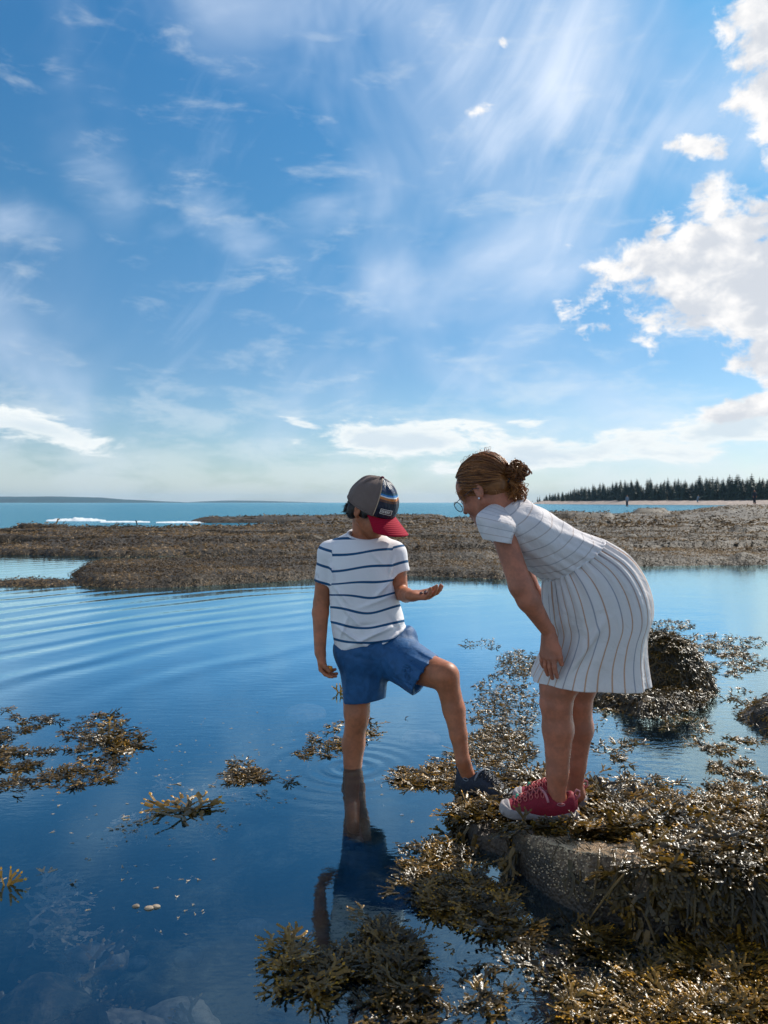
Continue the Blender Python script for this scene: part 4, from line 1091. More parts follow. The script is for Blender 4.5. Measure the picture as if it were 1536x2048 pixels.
# ------------------------------------------------------------------ people
def unit(v): v = np.asarray(v, float); return v/np.linalg.norm(v)
def head_frame(yaw, pitch, roll=0.0):
    """yaw: direction of the face in degrees clockwise from +Y; pitch: nod down. columns: forward, left, up"""
    f0 = np.array([math.sin(R(yaw)), math.cos(R(yaw)), 0.0]); up = np.array([0, 0, 1.0])
    f = f0*math.cos(R(pitch))-up*math.sin(R(pitch)); u = up*math.cos(R(pitch))+f0*math.sin(R(pitch)); l = np.cross(u, f)
    l2 = l*math.cos(R(roll))+u*math.sin(R(roll)); u2 = np.cross(f, l2)
    return np.stack([f, l2, u2], 1)
def add_head(fd, O, Mh, k=1.0):
    g = lambda a, b, c: O+Mh@(np.array([a, b, c])*k)
    e = lambda c, r: ell(g(*c), np.array(r)*k, Mh)
    fd.u(e((-.008, 0, .035), (.092, .073, .080)), .0)
    fd.u(e((.036, 0, -.030), (.052, .054, .068)), .03)
    fd.u(e((.052, 0, .035), (.036, .058, .045)), .02)
    fd.u(rc(g(.062, 0, -.086), g(.064, 0, -.086), .017*k, .017*k), .022)
    for s in (-1, 1):
        fd.u(rc(g(-.004, .055*s, -.045), g(.055, .014*s, -.084), .016*k, .014*k), .025)
        fd.u(e((.060, .036*s, -.030), (.022, .020, .022)), .02)
        fd.u(rc(g(.080, .014*s, .014), g(.070, .044*s, .012), .0075*k, .006*k), .012)
    fd.sub(rc(g(.094, .030, -.002), g(.092, .034, -.002), .011*k, .011*k), .012)
    fd.sub(rc(g(.094, -.030, -.002), g(.092, -.034, -.002), .011*k, .011*k), .012)
    fd.u(rc(g(.083, 0, .006), g(.103, 0, -.027), .007*k, .0095*k), .010)
    for s in (-1, 1): fd.u(rc(g(.090, .009*s, -.030), g(.092, .010*s, -.029), .0065*k, .006*k), .005)
    fd.u(e((.084, 0, -.052), (.010, .021, .0050)), .006); fd.u(e((.083, 0, -.062), (.010, .018, .0060)), .005)
    fd.sub(rc(g(.096, -.018, -.057), g(.096, .018, -.057), .0018*k, .0018*k), .003)
    for s in (-1, 1):   # ears
        Me = Mh.copy()
        fd.u(e((-.012, .074*s, -.006), (.017, .007, .029)), .006)
        fd.sub(e((-.007, .081*s, -.002), (.009, .0055, .017)), .004)
        fd.u(rc(g(-.004, .073*s, -.030), g(-.006, .074*s, -.026), .007*k, .008*k), .005)
    return fd
def add_hand(fd, w, d, n, s, L_=.15, curls=(40, 45, 50, 55), bend=0.0, thumb=(.7, .5, 25), spread=.10):
    """w wrist, d pointing direction, n the way the palm faces, s towards the thumb"""
    d = unit(d); n = unit(np.asarray(n)-np.dot(n, d)*d); s = unit(np.asarray(s)-np.dot(s, d)*d-np.dot(s, n)*n); q = L_/.15
    w = np.asarray(w, float); tips = []
    fd.u(rc(w-d*.01*q, w+d*.012*q, .020*q, .021*q, (n, .75)), .012)
    for i, (off, ln, c) in enumerate(zip((.026, .009, -.009, -.025), (.058, .064, .060, .047), curls)):
        base = w+d*.010*q+s*off*.55*q; kn = w+d*(.072-.006*(i == 3)-.003*(i == 0))*q+s*off*q
        fd.u(rc(base, kn, .0125*q, .0095*q), .012)
        fdn = unit(d+s*(1.5-i)*spread); p = kn; a = R(bend); r = .0083*q
        for j, fr in enumerate((.45, .30, .25)):
            a += R(c)*(.8, 1.0, .7)[j]
            dr = fdn*math.cos(a)+n*math.sin(a); p2 = p+dr*ln*fr*q; r2 = r*.9
            fd.u(rc(p, p2, r, r2), .0035); p, r = p2, r2
        tips.append(p)
    fd.u(rc(w+d*.015*q+s*.012*q+n*.006*q, w+d*.045*q+s*.028*q+n*.010*q, .014*q, .012*q), .012)
    b0 = w+d*.040*q+s*.030*q+n*.010*q; a1 = unit(d*thumb[0]+s*thumb[1]+n*math.tan(R(thumb[2])))
    b1 = b0+a1*.026*q; a2 = unit(a1+d*.5+n*.4-s*.2); b2 = b1+a2*.022*q
    fd.u(rc(b0, b1, .0105*q, .009*q), .008).u(rc(b1, b2, .009*q, .0075*q), .004)
    palm = w+d*.052*q+n*.017*q
    return tips, palm
def loft(rings, nr, ns, fold=None, power=2.1, close=False, uvs=(1, 1), phase=0.0):
    """rings: (Ax, Ay, Bx, By, D, halfdepth): A and B are opposite silhouette points in the photo plane"""
    K = crom([(ax, ay, bx, by, D, hd) for ax, ay, bx, by, D, hd in rings], nr)
    th = np.linspace(0, 2*np.pi, ns+1)     # last column repeats the first (for the uv seam)
    V = []; UV = []; dist = 0; pc = None
    for i, (ax, ay, bx, by, D, hd) in enumerate(K):
        A = P(ax, ay, D); B = P(bx, by, D); C = (A+B)/2; a = (A-B)/2; b = np.array([0, hd, 0])
        if pc is not None: dist += np.linalg.norm(C-pc)
        pc = C
        ct, st = np.cos(th), np.sin(th); e = 2/power
        ring = C+np.sign(ct)[:, None]*(np.abs(ct)**e)[:, None]*a+np.sign(st)[:, None]*(np.abs(st)**e)[:, None]*b
        if fold is not None:
            f = fold(i/(nr-1), th); nn = np.cos(th)[:, None]*unit(a)+np.sin(th)[:, None]*np.array([0, 1, 0]); ring = ring+f[:, None]*nn
        V.append(ring); UV.append(np.stack([(th/(2*np.pi)+phase) % 1.0001*uvs[0] if phase == 0 else (th/(2*np.pi)+phase)*uvs[0], np.full(ns+1, dist*uvs[1])], -1))
    V = np.array(V).reshape(-1, 3); UV = np.array(UV).reshape(-1, 2)
    return V, [grid_faces(nr, ns+1)], UV
def thicken(o, t, off=-1):
    md = o.modifiers.new('cloth_thickness', 'SOLIDIFY'); md.thickness = t; md.offset = off; return o
def tubes_obj(name, lst, mat, parent, n=6, tint=None):
    V, fl = merge([tube(p, r, n) for p, r in lst])
    at = None
    if tint is not None: 
        at = {'tint': np.concatenate([np.full(len(tube(p, r, n)[0]), t) for (p, r), t in zip(lst, tint)])}
    return mesh_np(name, V, fl, mat, parent, attrs=at)

# ================================================================== the boy
DB = 3.16
B = lambda px, py, d=0.0: P(px, py, DB+d)
boy = empty('person', (float(B(740, 1300)[0]), DB, -.22))
tag(boy, 'boy in striped white t-shirt, blue shorts and cap, standing calf-deep, looking at his palm', 'person')
Hb = head_frame(180-54, 28, 3); Ob = B(743, 1018, -.02)
hb = lambda a, b_, c: Ob+Hb@np.array([a, b_, c])
fb = Field(); add_head(fb, Ob, Hb, 1.0)
fb.u(rc(B(727, 1092, .03), hb(-.025, 0, -.055), .046, .042), .018)
fb.u(rc(B(690, 1098, .03), B(768, 1098, .03), .045, .045), .03)
fb.u(rc(B(668, 1108, .01), B(785, 1108, .02), .045, .045), .02)
fb.u(ell(B(725, 1155), (.115, .075, .15)), .03).u(ell(B(735, 1235), (.11, .07, .12)), .03).u(ell(B(750, 1298), (.125, .08, .08)), .03)
# right arm, hanging
fb.u(rc(B(655, 1108, .01), B(643, 1205, .03), .040, .033), .02).u(rc(B(643, 1205, .03), B(641, 1225, .02), .033, .034), .01).u(rc(B(641, 1225, .02), B(640, 1305, -.05), .034, .0225), .01)
wr = B(641, 1303, -.05)
tipsR, palmR = add_hand(fb, wr, (.16, -.12, -1), (1, -.25, .1), (-.1, -1, -.1), .150, (20, 24, 28, 32), 22, (.9, .2, 30))
# left arm, bent forward, palm up
elb = B(801, 1185, .0); wl = P(824, 1192, 2.97)
fb.u(rc(B(793, 1110, .02), elb, .038, .031), .02).u(rc(elb, P(812, 1190, 3.07), .032, .029), .008).u(rc(P(812, 1190, 3.07), wl, .029, .022), .008)
tipsL, palmL = add_hand(fb, wl, (.88, -.42, .02), (-.05, -.05, 1), (.4, .9, 0), .150, (20, 24, 28, 32), 8, (.9, .5, 20))
# standing leg
fb.u(rc(B(716, 1315), B(713, 1425), .072, .052), .02).u(rc(B(714, 1425, -.01), B(714, 1440, -.01), .049, .047), .015).u(ell(B(715, 1432, -.035), (.030, .022, .034)), .015)
fb.u(rc(B(711, 1452), B(707, 1488, .02), .044, .0465), .015).u(rc(B(707, 1488, .015), B(703, 1600), .0455, .027), .015)
fb.u(rc(B(703, 1610), B(706, 1655, -.16), .034, .024), .02)
# stepping leg
kn = P(889, 1352, 2.92); an = P(926, 1522, 2.86)
fb.u(rc(B(782, 1315, -.02), kn, .078, .056), .02).u(ell(kn+np.array([.008, -.02, .005]), (.042, .04, .045)), .015)
fb.u(rc(P(896, 1372, 2.91), P(908, 1420, 2.91), .044, .041), .015).u(rc(P(908, 1420, 2.90), P(917, 1470, 2.88), .041, .032), .015).u(rc(P(917, 1470, 2.88), an, .032, .025), .012)
SH = np.array([.272, 2.905, .006]); sd_ = np.array([math.cos(R(-38)), math.sin(R(-38)), 0]); fb.u(rc(an, SH+sd_*.055+np.array([0, 0, .05]), .0265, .027), .012).u(rc(SH+sd_*.04+np.array([0, 0, .035]), SH+sd_*.17+np.array([0, 0, .030]), .024, .018), .015)
hlo, hhi = Ob-.145, Ob+.145; 
def hbox(w, d, r=.085): c = np.asarray(w)+unit(d)*.085; return c-.115, c+.115
hR = hbox(wr, (.16, -.12, -1)); hL = hbox(wl, (.88, -.42, .02))
parts = []
lo, hi = fb.bounds(.015)
parts.append(fb.mesh(.0068, lo, hi, [(a+.0075, b_-.0075) for a, b_ in ((hlo, hhi), hR, hL)]))
parts.append(fb.mesh(.0032, hlo, hhi)); parts.append(fb.mesh(.0023, *hR)); parts.append(fb.mesh(.0023, *hL))
V, fl = merge(parts)
body = mesh_np('body', V, fl, M['skin_boy'], boy)
for s in (-1, 1):
    v, f_ = blobmesh(hb(.072, .031*s, -.002), (.0125,)*3, amp=0, n=10); mesh_np('eye', v, f_, M['eye'], boy)

# --- t-shirt (implicit, with folds), sleeves cut clean
def xw(px): return (px-CX)*DB/F
def zw(py): return H-(py-HY)*DB/F
tz = [1070, 1085, 1100, 1130, 1165, 1200, 1230, 1262, 1300, 1330]
tl = [690, 668, 661, 658, 658, 660, 661, 665, 671, 674]; tr = [765, 782, 790, 789, 785, 797, 806, 812, 818, 820]
td = [.055, .075, .090, .098, .100, .098, .100, .102, .104, .104]
Zk = np.array([zw(v) for v in tz])[::-1]; Cx = (np.array([xw((a+b_)/2) for a, b_ in zip(tl, tr)]))[::-1]; Ax = np.array([xw(b_)-xw(a) for a, b_ in zip(tl, tr)])[::-1]/2; Dk = np.array(td)[::-1]
def torso_prim():
    zc = np.interp; p = 2.35
    def f(x, y, z):
        cx = np.interp(z, Zk, Cx); a = np.interp(z, Zk, Ax); b_ = np.interp(z, Zk, Dk)
        r = ((np.abs((x-cx)/a))**p+(np.abs((y-DB-.005)/b_))**p)**(1/p)
        d = (r-1)*np.minimum(a, b_)
        return np.maximum(d, np.maximum(z-zw(1076), zw(1345)-z)*.8)
    return f, np.array([xw(650), DB-.12, zw(1350)]), np.array([xw(830), DB+.13, zw(1060)])
ts = Field(); ts.u(torso_prim(), 0)
ts.u(rc(B(700, 1092, .015), B(660, 1106, .015), .042, .046), .03).u(rc(B(752, 1092, .015), B(789, 1108, .015), .042, .046), .03)
ts.u(rc(B(712, 1086, .02), B(742, 1086, .02), .05, .05), .03)
s1n = unit(B(643, 1168, .02)-B(657, 1110, .015)); s2n = unit(B(804, 1150, .0)-B(791, 1110, .015))
ts.u(cutp(rc(B(660, 1108, .015), B(643, 1190, .03), .050, .0395), B(645, 1166, .02), s1n), .022)
ts.u(cutp(rc(B(789, 1108, .015), B(806, 1175, .0), .050, .040), B(802.5, 1147, .005), s2n), .022)
# hem: slanted plane rising to the right, hollow cuffs and neck
nh = unit(np.array([-(zw(1256)-zw(1299))/(xw(832)-xw(672)), 0, 1.0])); 
ts.ops[0] = ('u', cutp(torso_prim(), B(672, 1299), -nh), 0)
ts.sub(rc(B(647, 1154, .02), B(640, 1215, .03), .0325, .0325), .003).sub(rc(B(800, 1136, .01), B(806, 1180, .0), .0325, .0320), .003)
ncen = B(727, 1074, .012)
ts.sub(ell(ncen+np.array([0, -.02, .018]), (.066, .062, .042)), .006)
def ridge(p0, p1, w, amp, yside=-1):
    a = np.array([xw(p0[0]), zw(p0[1])]); b_ = np.array([xw(p1[0]), zw(p1[1])]); e = b_-a; l2 = e@e
    def f(x, y, z):
        t = np.clip(((x-a[0])*e[0]+(z-a[1])*e[1])/l2, 0, 1); dd = np.hypot(x-a[0]-t*e[0], z-a[1]-t*e[1])
        return -amp*np.exp(-(dd/w)**2)*np.sin(np.pi*np.clip(t, .08, .92))*(y < DB+.02)
    return f
rg = np.random.default_rng(3)
FK = 2.4
folds = [((672, 1190), (735, 1262), .008, .006), ((664, 1240), (745, 1290), .008, .006), ((700, 1285), (800, 1235), .008, .006), ((740, 1295), (815, 1250), .007, .006), ((790, 1150), (745, 1195), .008, .005), ((668, 1165), (700, 1205), .008, .005),
         ((805, 1240), (750, 1262), .007, .005), ((720, 1210), (790, 1185), .009, .004), ((735, 1095), (770, 1130), .008, .0035), ((660, 1120), (672, 1165), .007, .005), ((788, 1112), (778, 1150), .007, .005), ((680, 1275), (700, 1220), .008, .004), ((690, 1250), (760, 1240), .009, -.004), ((770, 1215), (800, 1262), .009, -.004)]
for f_ in folds: ts.disp(ridge(f_[0], f_[1], f_[2]*.85, f_[3]*FK))
ts.disp(lambda x, y, z: -.0045*n3(x*22, y*22, z*16, 4)*1.6)
V, fl = ts.mesh(.0042); V = relax(V, fl, 1, .4)
pyv = HY+(H-V[:, 2])*F/V[:, 1]; pxv = CX+V[:, 0]*F/V[:, 1]
u = pxv-727; low = sstep(1140, 1215, pyv); uc = pxv-738
vee = .25*(np.sqrt(uc*uc+22**2)-22)*(1+.25*np.tanh(uc/25))
base_ph = (pyv+.105*u)*(1-low)+(pyv+vee+3)*low+1.6*np.sin(pxv*.06+pyv*.04)
stripe = (base_ph-1102.0)/31.0
aR = V-B(660, 1106, .015); inR = (pxv < 664-(pyv-1100)*.02) & (pyv < 1172); inL = (pxv > 786+(pyv-1110)*.05) & (pyv < 1152)
stR = (aR@s1n)/.068+.02*0+.30; stL = ((V-B(789, 1108, .015))@s2n)/.066+.38
stripe = np.where(inR, stR, np.where(inL, stL, stripe))
shirt = mesh_np('t_shirt', V, fl, M['tshirt'], boy, attrs={'stripe': stripe})
cth = np.linspace(0, 2*np.pi, 41); cpts = np.stack([ncen[0]+.0635*np.cos(cth), ncen[1]-.006+.058*np.sin(cth), ncen[2]+.006+.020*np.sin(cth)+.006*np.cos(cth)*-1], -1)
cv, cf = tube(cpts, .0075, 8, cap=False); mesh_np('collar', cv, cf, M['collar'], shirt if False else boy)

# --- shorts
sh = Field()
pel = ell(B(750, 1305), (.168, .108, .10)); wn = unit(np.array([-(zw(1252)-zw(1292))/(xw(832)-xw(672)), 0, 1.0]))
sh.u(cutp(pel, B(672, 1289), wn), 0)
h1 = unit(B(729, 1402)-B(726, 1330)+np.array([.02, 0, 0])); leg1 = cutp(rc(B(727, 1325, .0), B(730, 1440, .0), .101, .079, ((0, 1, 0), .92)), B(729, 1401), unit(np.array([.15, -.1, -1]))); sh.u(leg1, .03)
ax2 = unit(P(849, 1350, 2.99)-B(785, 1308, -.01)); leg2 = cutp(rc(B(784, 1308, -.01), P(868, 1362, 2.96), .098, .088), P(850, 1351, 2.985), unit(np.array([.80, -.35, -.48]))); sh.u(leg2, .028)
sh.u(cutp(rc(B(700, 1292), B(806, 1276), .062, .058), B(672, 1289), wn), .03)
sh.sub(rc(B(729, 1380), B(729, 1440), .068, .066), .003).sub(rc(P(840, 1346, 3.0), P(885, 1370, 2.94), .075, .073), .003)
for f_ in [((700, 1310), (690, 1400), .010, .006), ((740, 1330), (735, 1400), .010, .005), ((765, 1320), (755, 1385), .009, .006), ((800, 1300), (860, 1325), .006, .006), ((805, 1290), (870, 1310), .005, .006), ((815, 1278), (872, 1300), .005, .005), ((790, 1330), (835, 1365), .008, .006),
           ((776, 1335), (820, 1345), .007, -.005), ((690, 1300), (760, 1312), .008, -.004), ((812, 1320), (850, 1340), .006, .005), ((770, 1300), (790, 1330), .008, .005)]:
    sh.disp(ridge(*f_))
sh.disp(lambda x, y, z: -.005*n3(x*18, y*18, z*14, 9)*1.5)
V, fl = sh.mesh(.0046); V = relax(V, fl, 1, .4)
mesh_np('shorts', V, fl, M['shorts'], boy)
# --- cap: crown on the skull, panels by longitude
cap = empty('cap', tuple(Ob)); cap.parent = boy; cap.matrix_parent_inverse = Matrix.Translation(boy.location).inverted()
def put(o, par): o.parent = par; o.matrix_parent_inverse = Matrix.Translation(par.matrix_world.translation).inverted(); return o
bpy.context.view_layer.update()
def cmesh(name, V, fl, mat, uv=None, par=None):
    o = mesh_np(name, V, fl, mat, None, uv=uv); par = par or cap
    o.parent = par; o.matrix_parent_inverse = Matrix.Translation(Vector(Ob)).inverted() if par is cap else Matrix.Identity(4); return o
cc, cr = np.array([-.006, 0, .022]), np.array([.108, .090, .112])
def crown(azd, t, off=0.0):
    """azimuth in head frame (0 front, + to his left), t 0 at the rim to 1 at the button"""
    a = np.radians(azd); zb = -.10+.12*0; el0 = np.radians(-6)
    e = el0+(np.pi/2-el0)*t; r = cr+off
    x = np.cos(e)*np.cos(a)*r[0]; y = np.cos(e)*np.sin(a)*r[1]; z = np.sin(e)*r[2]
    fr = np.clip(np.cos(a), 0, 1); bulge = 1+.035*np.sin(np.pi*np.clip(t*1.3, 0, 1))*(fr > 0)*fr
    q = np.stack([x*bulge, y, z*(1+.02*fr)], -1)+cc
    return Ob+q@Hb.T
def panel(name, a0, a1, na, nt, mat, off=0.0, pinch=0.0, par=None):
    A, T = np.meshgrid(np.linspace(a0, a1, na), np.linspace(0, 1, nt), indexing='ij')
    V = crown(A, T, off)
    if pinch:
        w = (np.sin(A*.16+T*5)*.0022+np.sin(A*.07-T*9)*.002)*np.sin(np.pi*T); V = V+(V-(Ob+Hb@cc))*w[..., None]*9
    uv = np.stack([(A-a0)/(a1-a0), T], -1).reshape(-1, 2)
    o = cmesh(name, V.reshape(-1, 3), [grid_faces(na, nt)], mat, uv); thicken(o, .002); return o
panel('front_panel', -50, 50, 46, 40, M['capfront'], .0012, 1)
panel('mesh_panel', 50, 180, 40, 30, M['capmesh'], 0, .4); panel('mesh_panel', -180, -50, 40, 30, M['capmesh'], 0, .4)
def seam(azd, r=.0022, off=.003): return (np.array([crown(azd, t, off) for t in np.linspace(0, .98, 24)]), r)
o = tubes_obj('piping', [seam(-50), seam(50)], M['cream'], None); o.parent = cap; o.matrix_parent_inverse = Matrix.Translation(Vector(Ob)).inverted()
o = tubes_obj('seam', [seam(-115, .0012, .002), seam(115, .0012, .002), seam(180, .0012, .002), (np.array([crown(a, 0.0, .002) for a in np.linspace(50, 310, 50)]), .003)], M['capmesh'], None); o.parent = cap; o.matrix_parent_inverse = Matrix.Translation(Vector(Ob)).inverted()
v, f_ = blobmesh(crown(0, 1.0, .004), (.0075, .0075, .0055), amp=0, n=8); cmesh('button', v, f_, M['button'])
# brim
na, nt = 40, 18; A = np.linspace(-62, 62, na); T = np.linspace(0, 1, nt); rows = []; uvb = []
for a in A:
    p0 = cc+np.array([math.cos(R(a))*cr[0]*.995, math.sin(R(a))*cr[1]*.995, -.012])
    reach = .092*math.cos(R(a*.93))**.55
    for t in T:
        d_ = reach*t; out_ = np.array([1.0, .22*math.sin(R(a)), 0]); out_ /= np.linalg.norm(out_)
        lat = p0[1]+out_[1]*d_; q = p0+out_*d_; q[2] = p0[2]-3.4*lat*lat*(.35+.65*t)-d_*.30
        rows.append(Ob+Hb@q); uvb.append(((a+62)/124, t))
o = cmesh('brim', np.array(rows), [grid_faces(na, nt)], M['brim'], np.array(uvb)); thicken(o, .0032, 0)
# woven label with illegible pale stitching
def cap_quad(a0, a1, t0, t1, off, na=8, nt=3):
    A, T = np.meshgrid(np.linspace(a0, a1, na), np.linspace(t0, t1, nt), indexing='ij'); return crown(A, T, off).reshape(-1, 3), [grid_faces(na, nt)]
v, f_ = cap_quad(-40, -11, .105, .205, .0060); o = cmesh('label_patch', v, f_, M['patch']); thicken(o, .002, -1)
lst = []
for (a0, a1, t0, t1) in ((-40, -11, .105, .113), (-40, -11, .197, .205), (-40, -39, .105, .205), (-12, -11, .105, .205)): lst.append(cap_quad(a0, a1, t0, t1, .0095))
aa = -37.5
for wl_, gl_ in ((1.7, .8), (1.9, .7), (1.7, .8), (1.3, .8), (1.9, .7), (1.7, 1.2), (1.9, .7), (1.6, .8), (1.9, .8), (1.4, .7)):
    lst.append(cap_quad(aa, aa+wl_*.35, .135, .178, .0095, 3)); lst.append(cap_quad(aa, aa+wl_, .169, .178, .0095, 3)); 
    if wl_ > 1.6: lst.append(cap_quad(aa, aa+wl_, .135, .144, .0095, 3)); 
    if wl_ > 1.75: lst.append(cap_quad(aa+wl_*.7, aa+wl_, .135, .178, .0095, 3))
    aa += wl_+gl_*.55
V, fl = merge(lst); cmesh('patch_stitching', V, fl, M['patchtxt'])

# --- hair under the cap: tufts behind and round the ear
hf = Field(); hf.u(ell(hb(-.014, 0, .018), (.094, .079, .085), Hb), 0).u(ell(hb(-.075, 0, -.035), (.034, .060, .030), Hb), .02)
for s in (-1, 1): hf.u(ell(hb(-.042, .064*s, -.030), (.026, .018, .030), Hb), .012).u(ell(hb(.026, .068*s, -.006), (.014, .009, .020), Hb), .01)
hf.sub(ell(hb(.085, 0, -.015), (.070, .085, .10), Hb), .006)
for s in (-1, 1): hf.sub(ell(hb(-.010, .088*s, -.006), (.016, .018, .026), Hb), .004)
hf.disp(lambda x, y, z: -.008*n3(x*60, y*60, z*26, 2))
V, fl = hf.mesh(.0032); hairb = mesh_np('hair', V, fl, M['hair_boy'], boy, attrs={'tint': np.full(len(V), .25)})
rg = np.random.default_rng(8); lst = []; tn = []
for i in range(1100):
    s = rg.choice([-1, 1]); a = rg.uniform(70, 180)*s; p = cc+np.array([math.cos(R(a))*.106, math.sin(R(a))*.090, -.016+.012*rg.random()]); o_ = np.array([math.cos(R(a)), math.sin(R(a)), 0])
    l = rg.uniform(.030, .072)*(1 if abs(a) > 100 else .5); pts = []
    if 70 < abs(a) < 116: continue
    fl_ = rg.normal()*.35
    for j in range(6):
        t = j/5; q = p+o_*(-.022*math.sin(t*2.2)+.016*t*t)+np.array([-o_[1], o_[0], 0])*fl_*l*t+np.array([0, 0, -l*t]); pts.append(hb(*q))
    lst.append((np.array(pts), np.array([.0018, .002, .0018, .0015, .001, .0004])*rg.uniform(.8, 1.3))); tn.append(rg.random()*.7)
tubes_obj('hair_lock', lst, M['hair_boy'], hairb, 3, tn)['kind'] = 'stuff'

# ------------------------------------------------------------------ shoes
def shoe(name, heel, yaw, pitch, Ls, pal, parent, roll=0, side=-1, hk=1.0):
    """closed sandal-sneaker: bumper toe, wavy foxing sole, cord lacing. local x heel>toe, y to the left, z up"""
    c, s_ = math.cos(R(yaw)), math.sin(R(yaw)); cp, sp = math.cos(R(pitch)), math.sin(R(pitch)); cr_, sr = math.cos(R(roll)), math.sin(R(roll))
    ex = np.array([c*cp, s_*cp, -sp]); ey = np.array([-s_, c, 0.0]); ez = np.cross(ex, ey)
    ey, ez = ey*cr_+ez*sr, ez*cr_-ey*sr
    Mx = np.stack([ex, ey, ez*hk], 1); k = Ls/.245; O = np.asarray(heel, float)
    def tw(V): return O+(np.asarray(V)*k)@Mx.T
    xs = np.array([0, .012, .04, .08, .12, .16, .20, .225, .240, .247])
    hw = np.array([.014, .029, .036, .036, .037, .042, .045, .039, .026, .008])
    cy = np.array([0, 0, 0, .002, .004, .004, .001, -.002, -.004, -.005])*(-side)
    root = empty(name, tuple(O)); root.parent = parent; root.matrix_parent_inverse = Matrix.Translation(parent.location).inverted()
    def M_(nm, V, fl, mat):
        o = mesh_np(nm, tw(V), fl, mat, None); o.parent = root; o.matrix_parent_inverse = Matrix.Translation(Vector(O)).inverted(); return o
    # sole
    topz = lambda x: .024+.006*np.cos((x-.02)*34)+.016*sstep(.205, .243, x)+.008*sstep(.03, 0, x)
    def sole(x, y, z):
        w = np.interp(x, xs, hw)+.004; yc = np.interp(x, xs, cy); tz = topz(x)
        w = w-.004*(z/.03-.5)**2
        d1 = np.abs(y-yc)-w; d2 = np.maximum(z-tz, -z+.004*sstep(.2, .245, x)*1.8+.004*sstep(.02, 0, x)); d3 = np.maximum(x-.251, -.004-x)
        return smax(smax(d1, d2, .010), d3, .012)
    f = Field(); f.u((sole, np.array([-.01, -.055, -.005]), np.array([.256, .055, .05])), 0)
    f.sub((lambda x, y, z: np.maximum(np.abs(z-.012-.003*np.cos(x*34))-.0012, -(np.abs(y-np.interp(x, xs, cy))-np.interp(x, xs, hw)-.0018)), np.array([-.01, -.06, 0]), np.array([.256, .06, .03])), .001)
    V, fl = f.mesh(.0034); M_('sole', V, fl, pal['sole'])
    # upper
    ux = np.array([.004, .02, .05, .085, .11, .14, .17, .20, .225, .238, .245]); uh = np.array([.070, .082, .080, .076, .084, .077, .063, .052, .044, .036, .02]); uw = np.array([.020, .033, .038, .039, .038, .040, .042, .042, .036, .026, .012])
    def upper(x, y, z):
        h = np.interp(x, ux, uh); w = np.interp(x, ux, uw); yc = np.interp(x, xs, cy); zc = .018
        q = (np.abs((y-yc)/w)**2.4+np.abs((z-zc)/(h-zc))**2.2)**(1/2.3)
        d = (q-1)*np.minimum(w, h-zc)*.8; return np.maximum(d, np.maximum(np.maximum(.004-x, x-.243), .012-z))
    f = Field(); f.u((upper, np.array([0, -.06, .01]), np.array([.25, .06, .095])), 0)
    f.sub(rc((.062, 0, .068), (.064, 0, .12), .0285, .036), .008)
    f.sub(ell((.107, 0, .10), (.03, .018, .022)), .006)
    # openings between the straps
    for xa, za in ((.150, .050), (.178, .042)):
        f.sub(ell((xa, side*.048, za), (.008, .014, .007)), .003); f.sub(ell((xa, -side*.048, za), (.008, .014, .007)), .003)
    f.disp(lambda x, y, z: -.0012*n3(x*90, y*90, z*90, 5))
    V, fl = f.mesh(.0034); M_('upper', V, fl, pal['upper'])
    def cap_(x, y, z):
        d = upper(x, y, z)-.0035; return smax(d, .212-x+.25*np.maximum(z-.02, 0)+.10*np.abs(y), .004)
    f = Field(); f.u((cap_, np.array([.19, -.06, .01]), np.array([.256, .06, .07])), 0); V, fl = f.mesh(.0026); M_('toe_cap', V, fl, pal['toe'])
    def surf(x, yy, off=.002):
        h = np.interp(x, ux, uh); w = np.interp(x, ux, uw); yc = np.interp(x, xs, cy); t = np.clip(abs(yy)/w, 0, .999)
        return np.array([x, yc+yy, .018+(h-.018+off)*(1-t**2.4)**(1/2.2)])
    # laces: criss-cross cords and loops
    lst = []
    for i, x in enumerate((.118, .136, .154, .172, .190)):
        for sg in (-1, 1):
            pts = [surf(x+(.016*t), sg*(-.020+.040*t), .004+.003*math.sin(3.14*t)) for t in np.linspace(0, 1, 7)]; lst.append((np.array(pts), .0020))
        for sg in (-1, 1):
            y0_ = sg*.022; pts = [surf(x+.005*math.cos(a), y0_+sg*.007*math.sin(a), .003) for a in np.linspace(0, 6.28, 9)]; lst.append((np.array(pts), .0018))
    V, fl = merge([tube(p, r, 5) for p, r in lst]); M_('lace', V, fl, pal['lace'])
    # side straps
    for sg in (side, -side):
        pts = [surf(.100+.022*t, sg*(.004+.031*t*0+.0+.031*(1-t)), .0032) for t in np.linspace(.05, 1, 9)]
        v, q = tube(np.array(pts), .0042, 6); M_('strap', v, q, pal['strap'])
    v, q = tube(np.array([(.004, 0, .060), (-.004, 0, .070), (-.003, 0, .084), (.006, 0, .088), (.011, 0, .078)]), .0035, 6); M_('pull_tab', v, q, pal['tab'])
    # small lens-shaped emblem on the outer side of the heel
    e0 = surf(.062, side*.0325, .002); 
    a_ = np.linspace(0, 2*np.pi, 21)[:-1]; rim = [(e0[0]+.012*np.sign(math.cos(a))*abs(math.cos(a))**1.0, side*(abs(e0[1])+.0032), .052+.0042*math.sin(a)*abs(math.sin(a))**.3) for a in a_]
    v, q = tube(np.array(rim+rim[:1]), .0013, 5, False); M_('emblem', v, q, pal['strap'])
    v, q = tube(np.array([(e0[0]-.007, side*(abs(e0[1])+.0032), .052), (e0[0]+.007, side*(abs(e0[1])+.0032), .052)]), .0016, 5); M_('emblem', v, q, pal['lace'])
    if pal.get('toggle'):
        v, q = tube(np.array([surf(.200, .006, .004), surf(.192, 0, .012)]), .0045, 6); M_('cord_toggle', v, q, pal['toggle'])
    return root
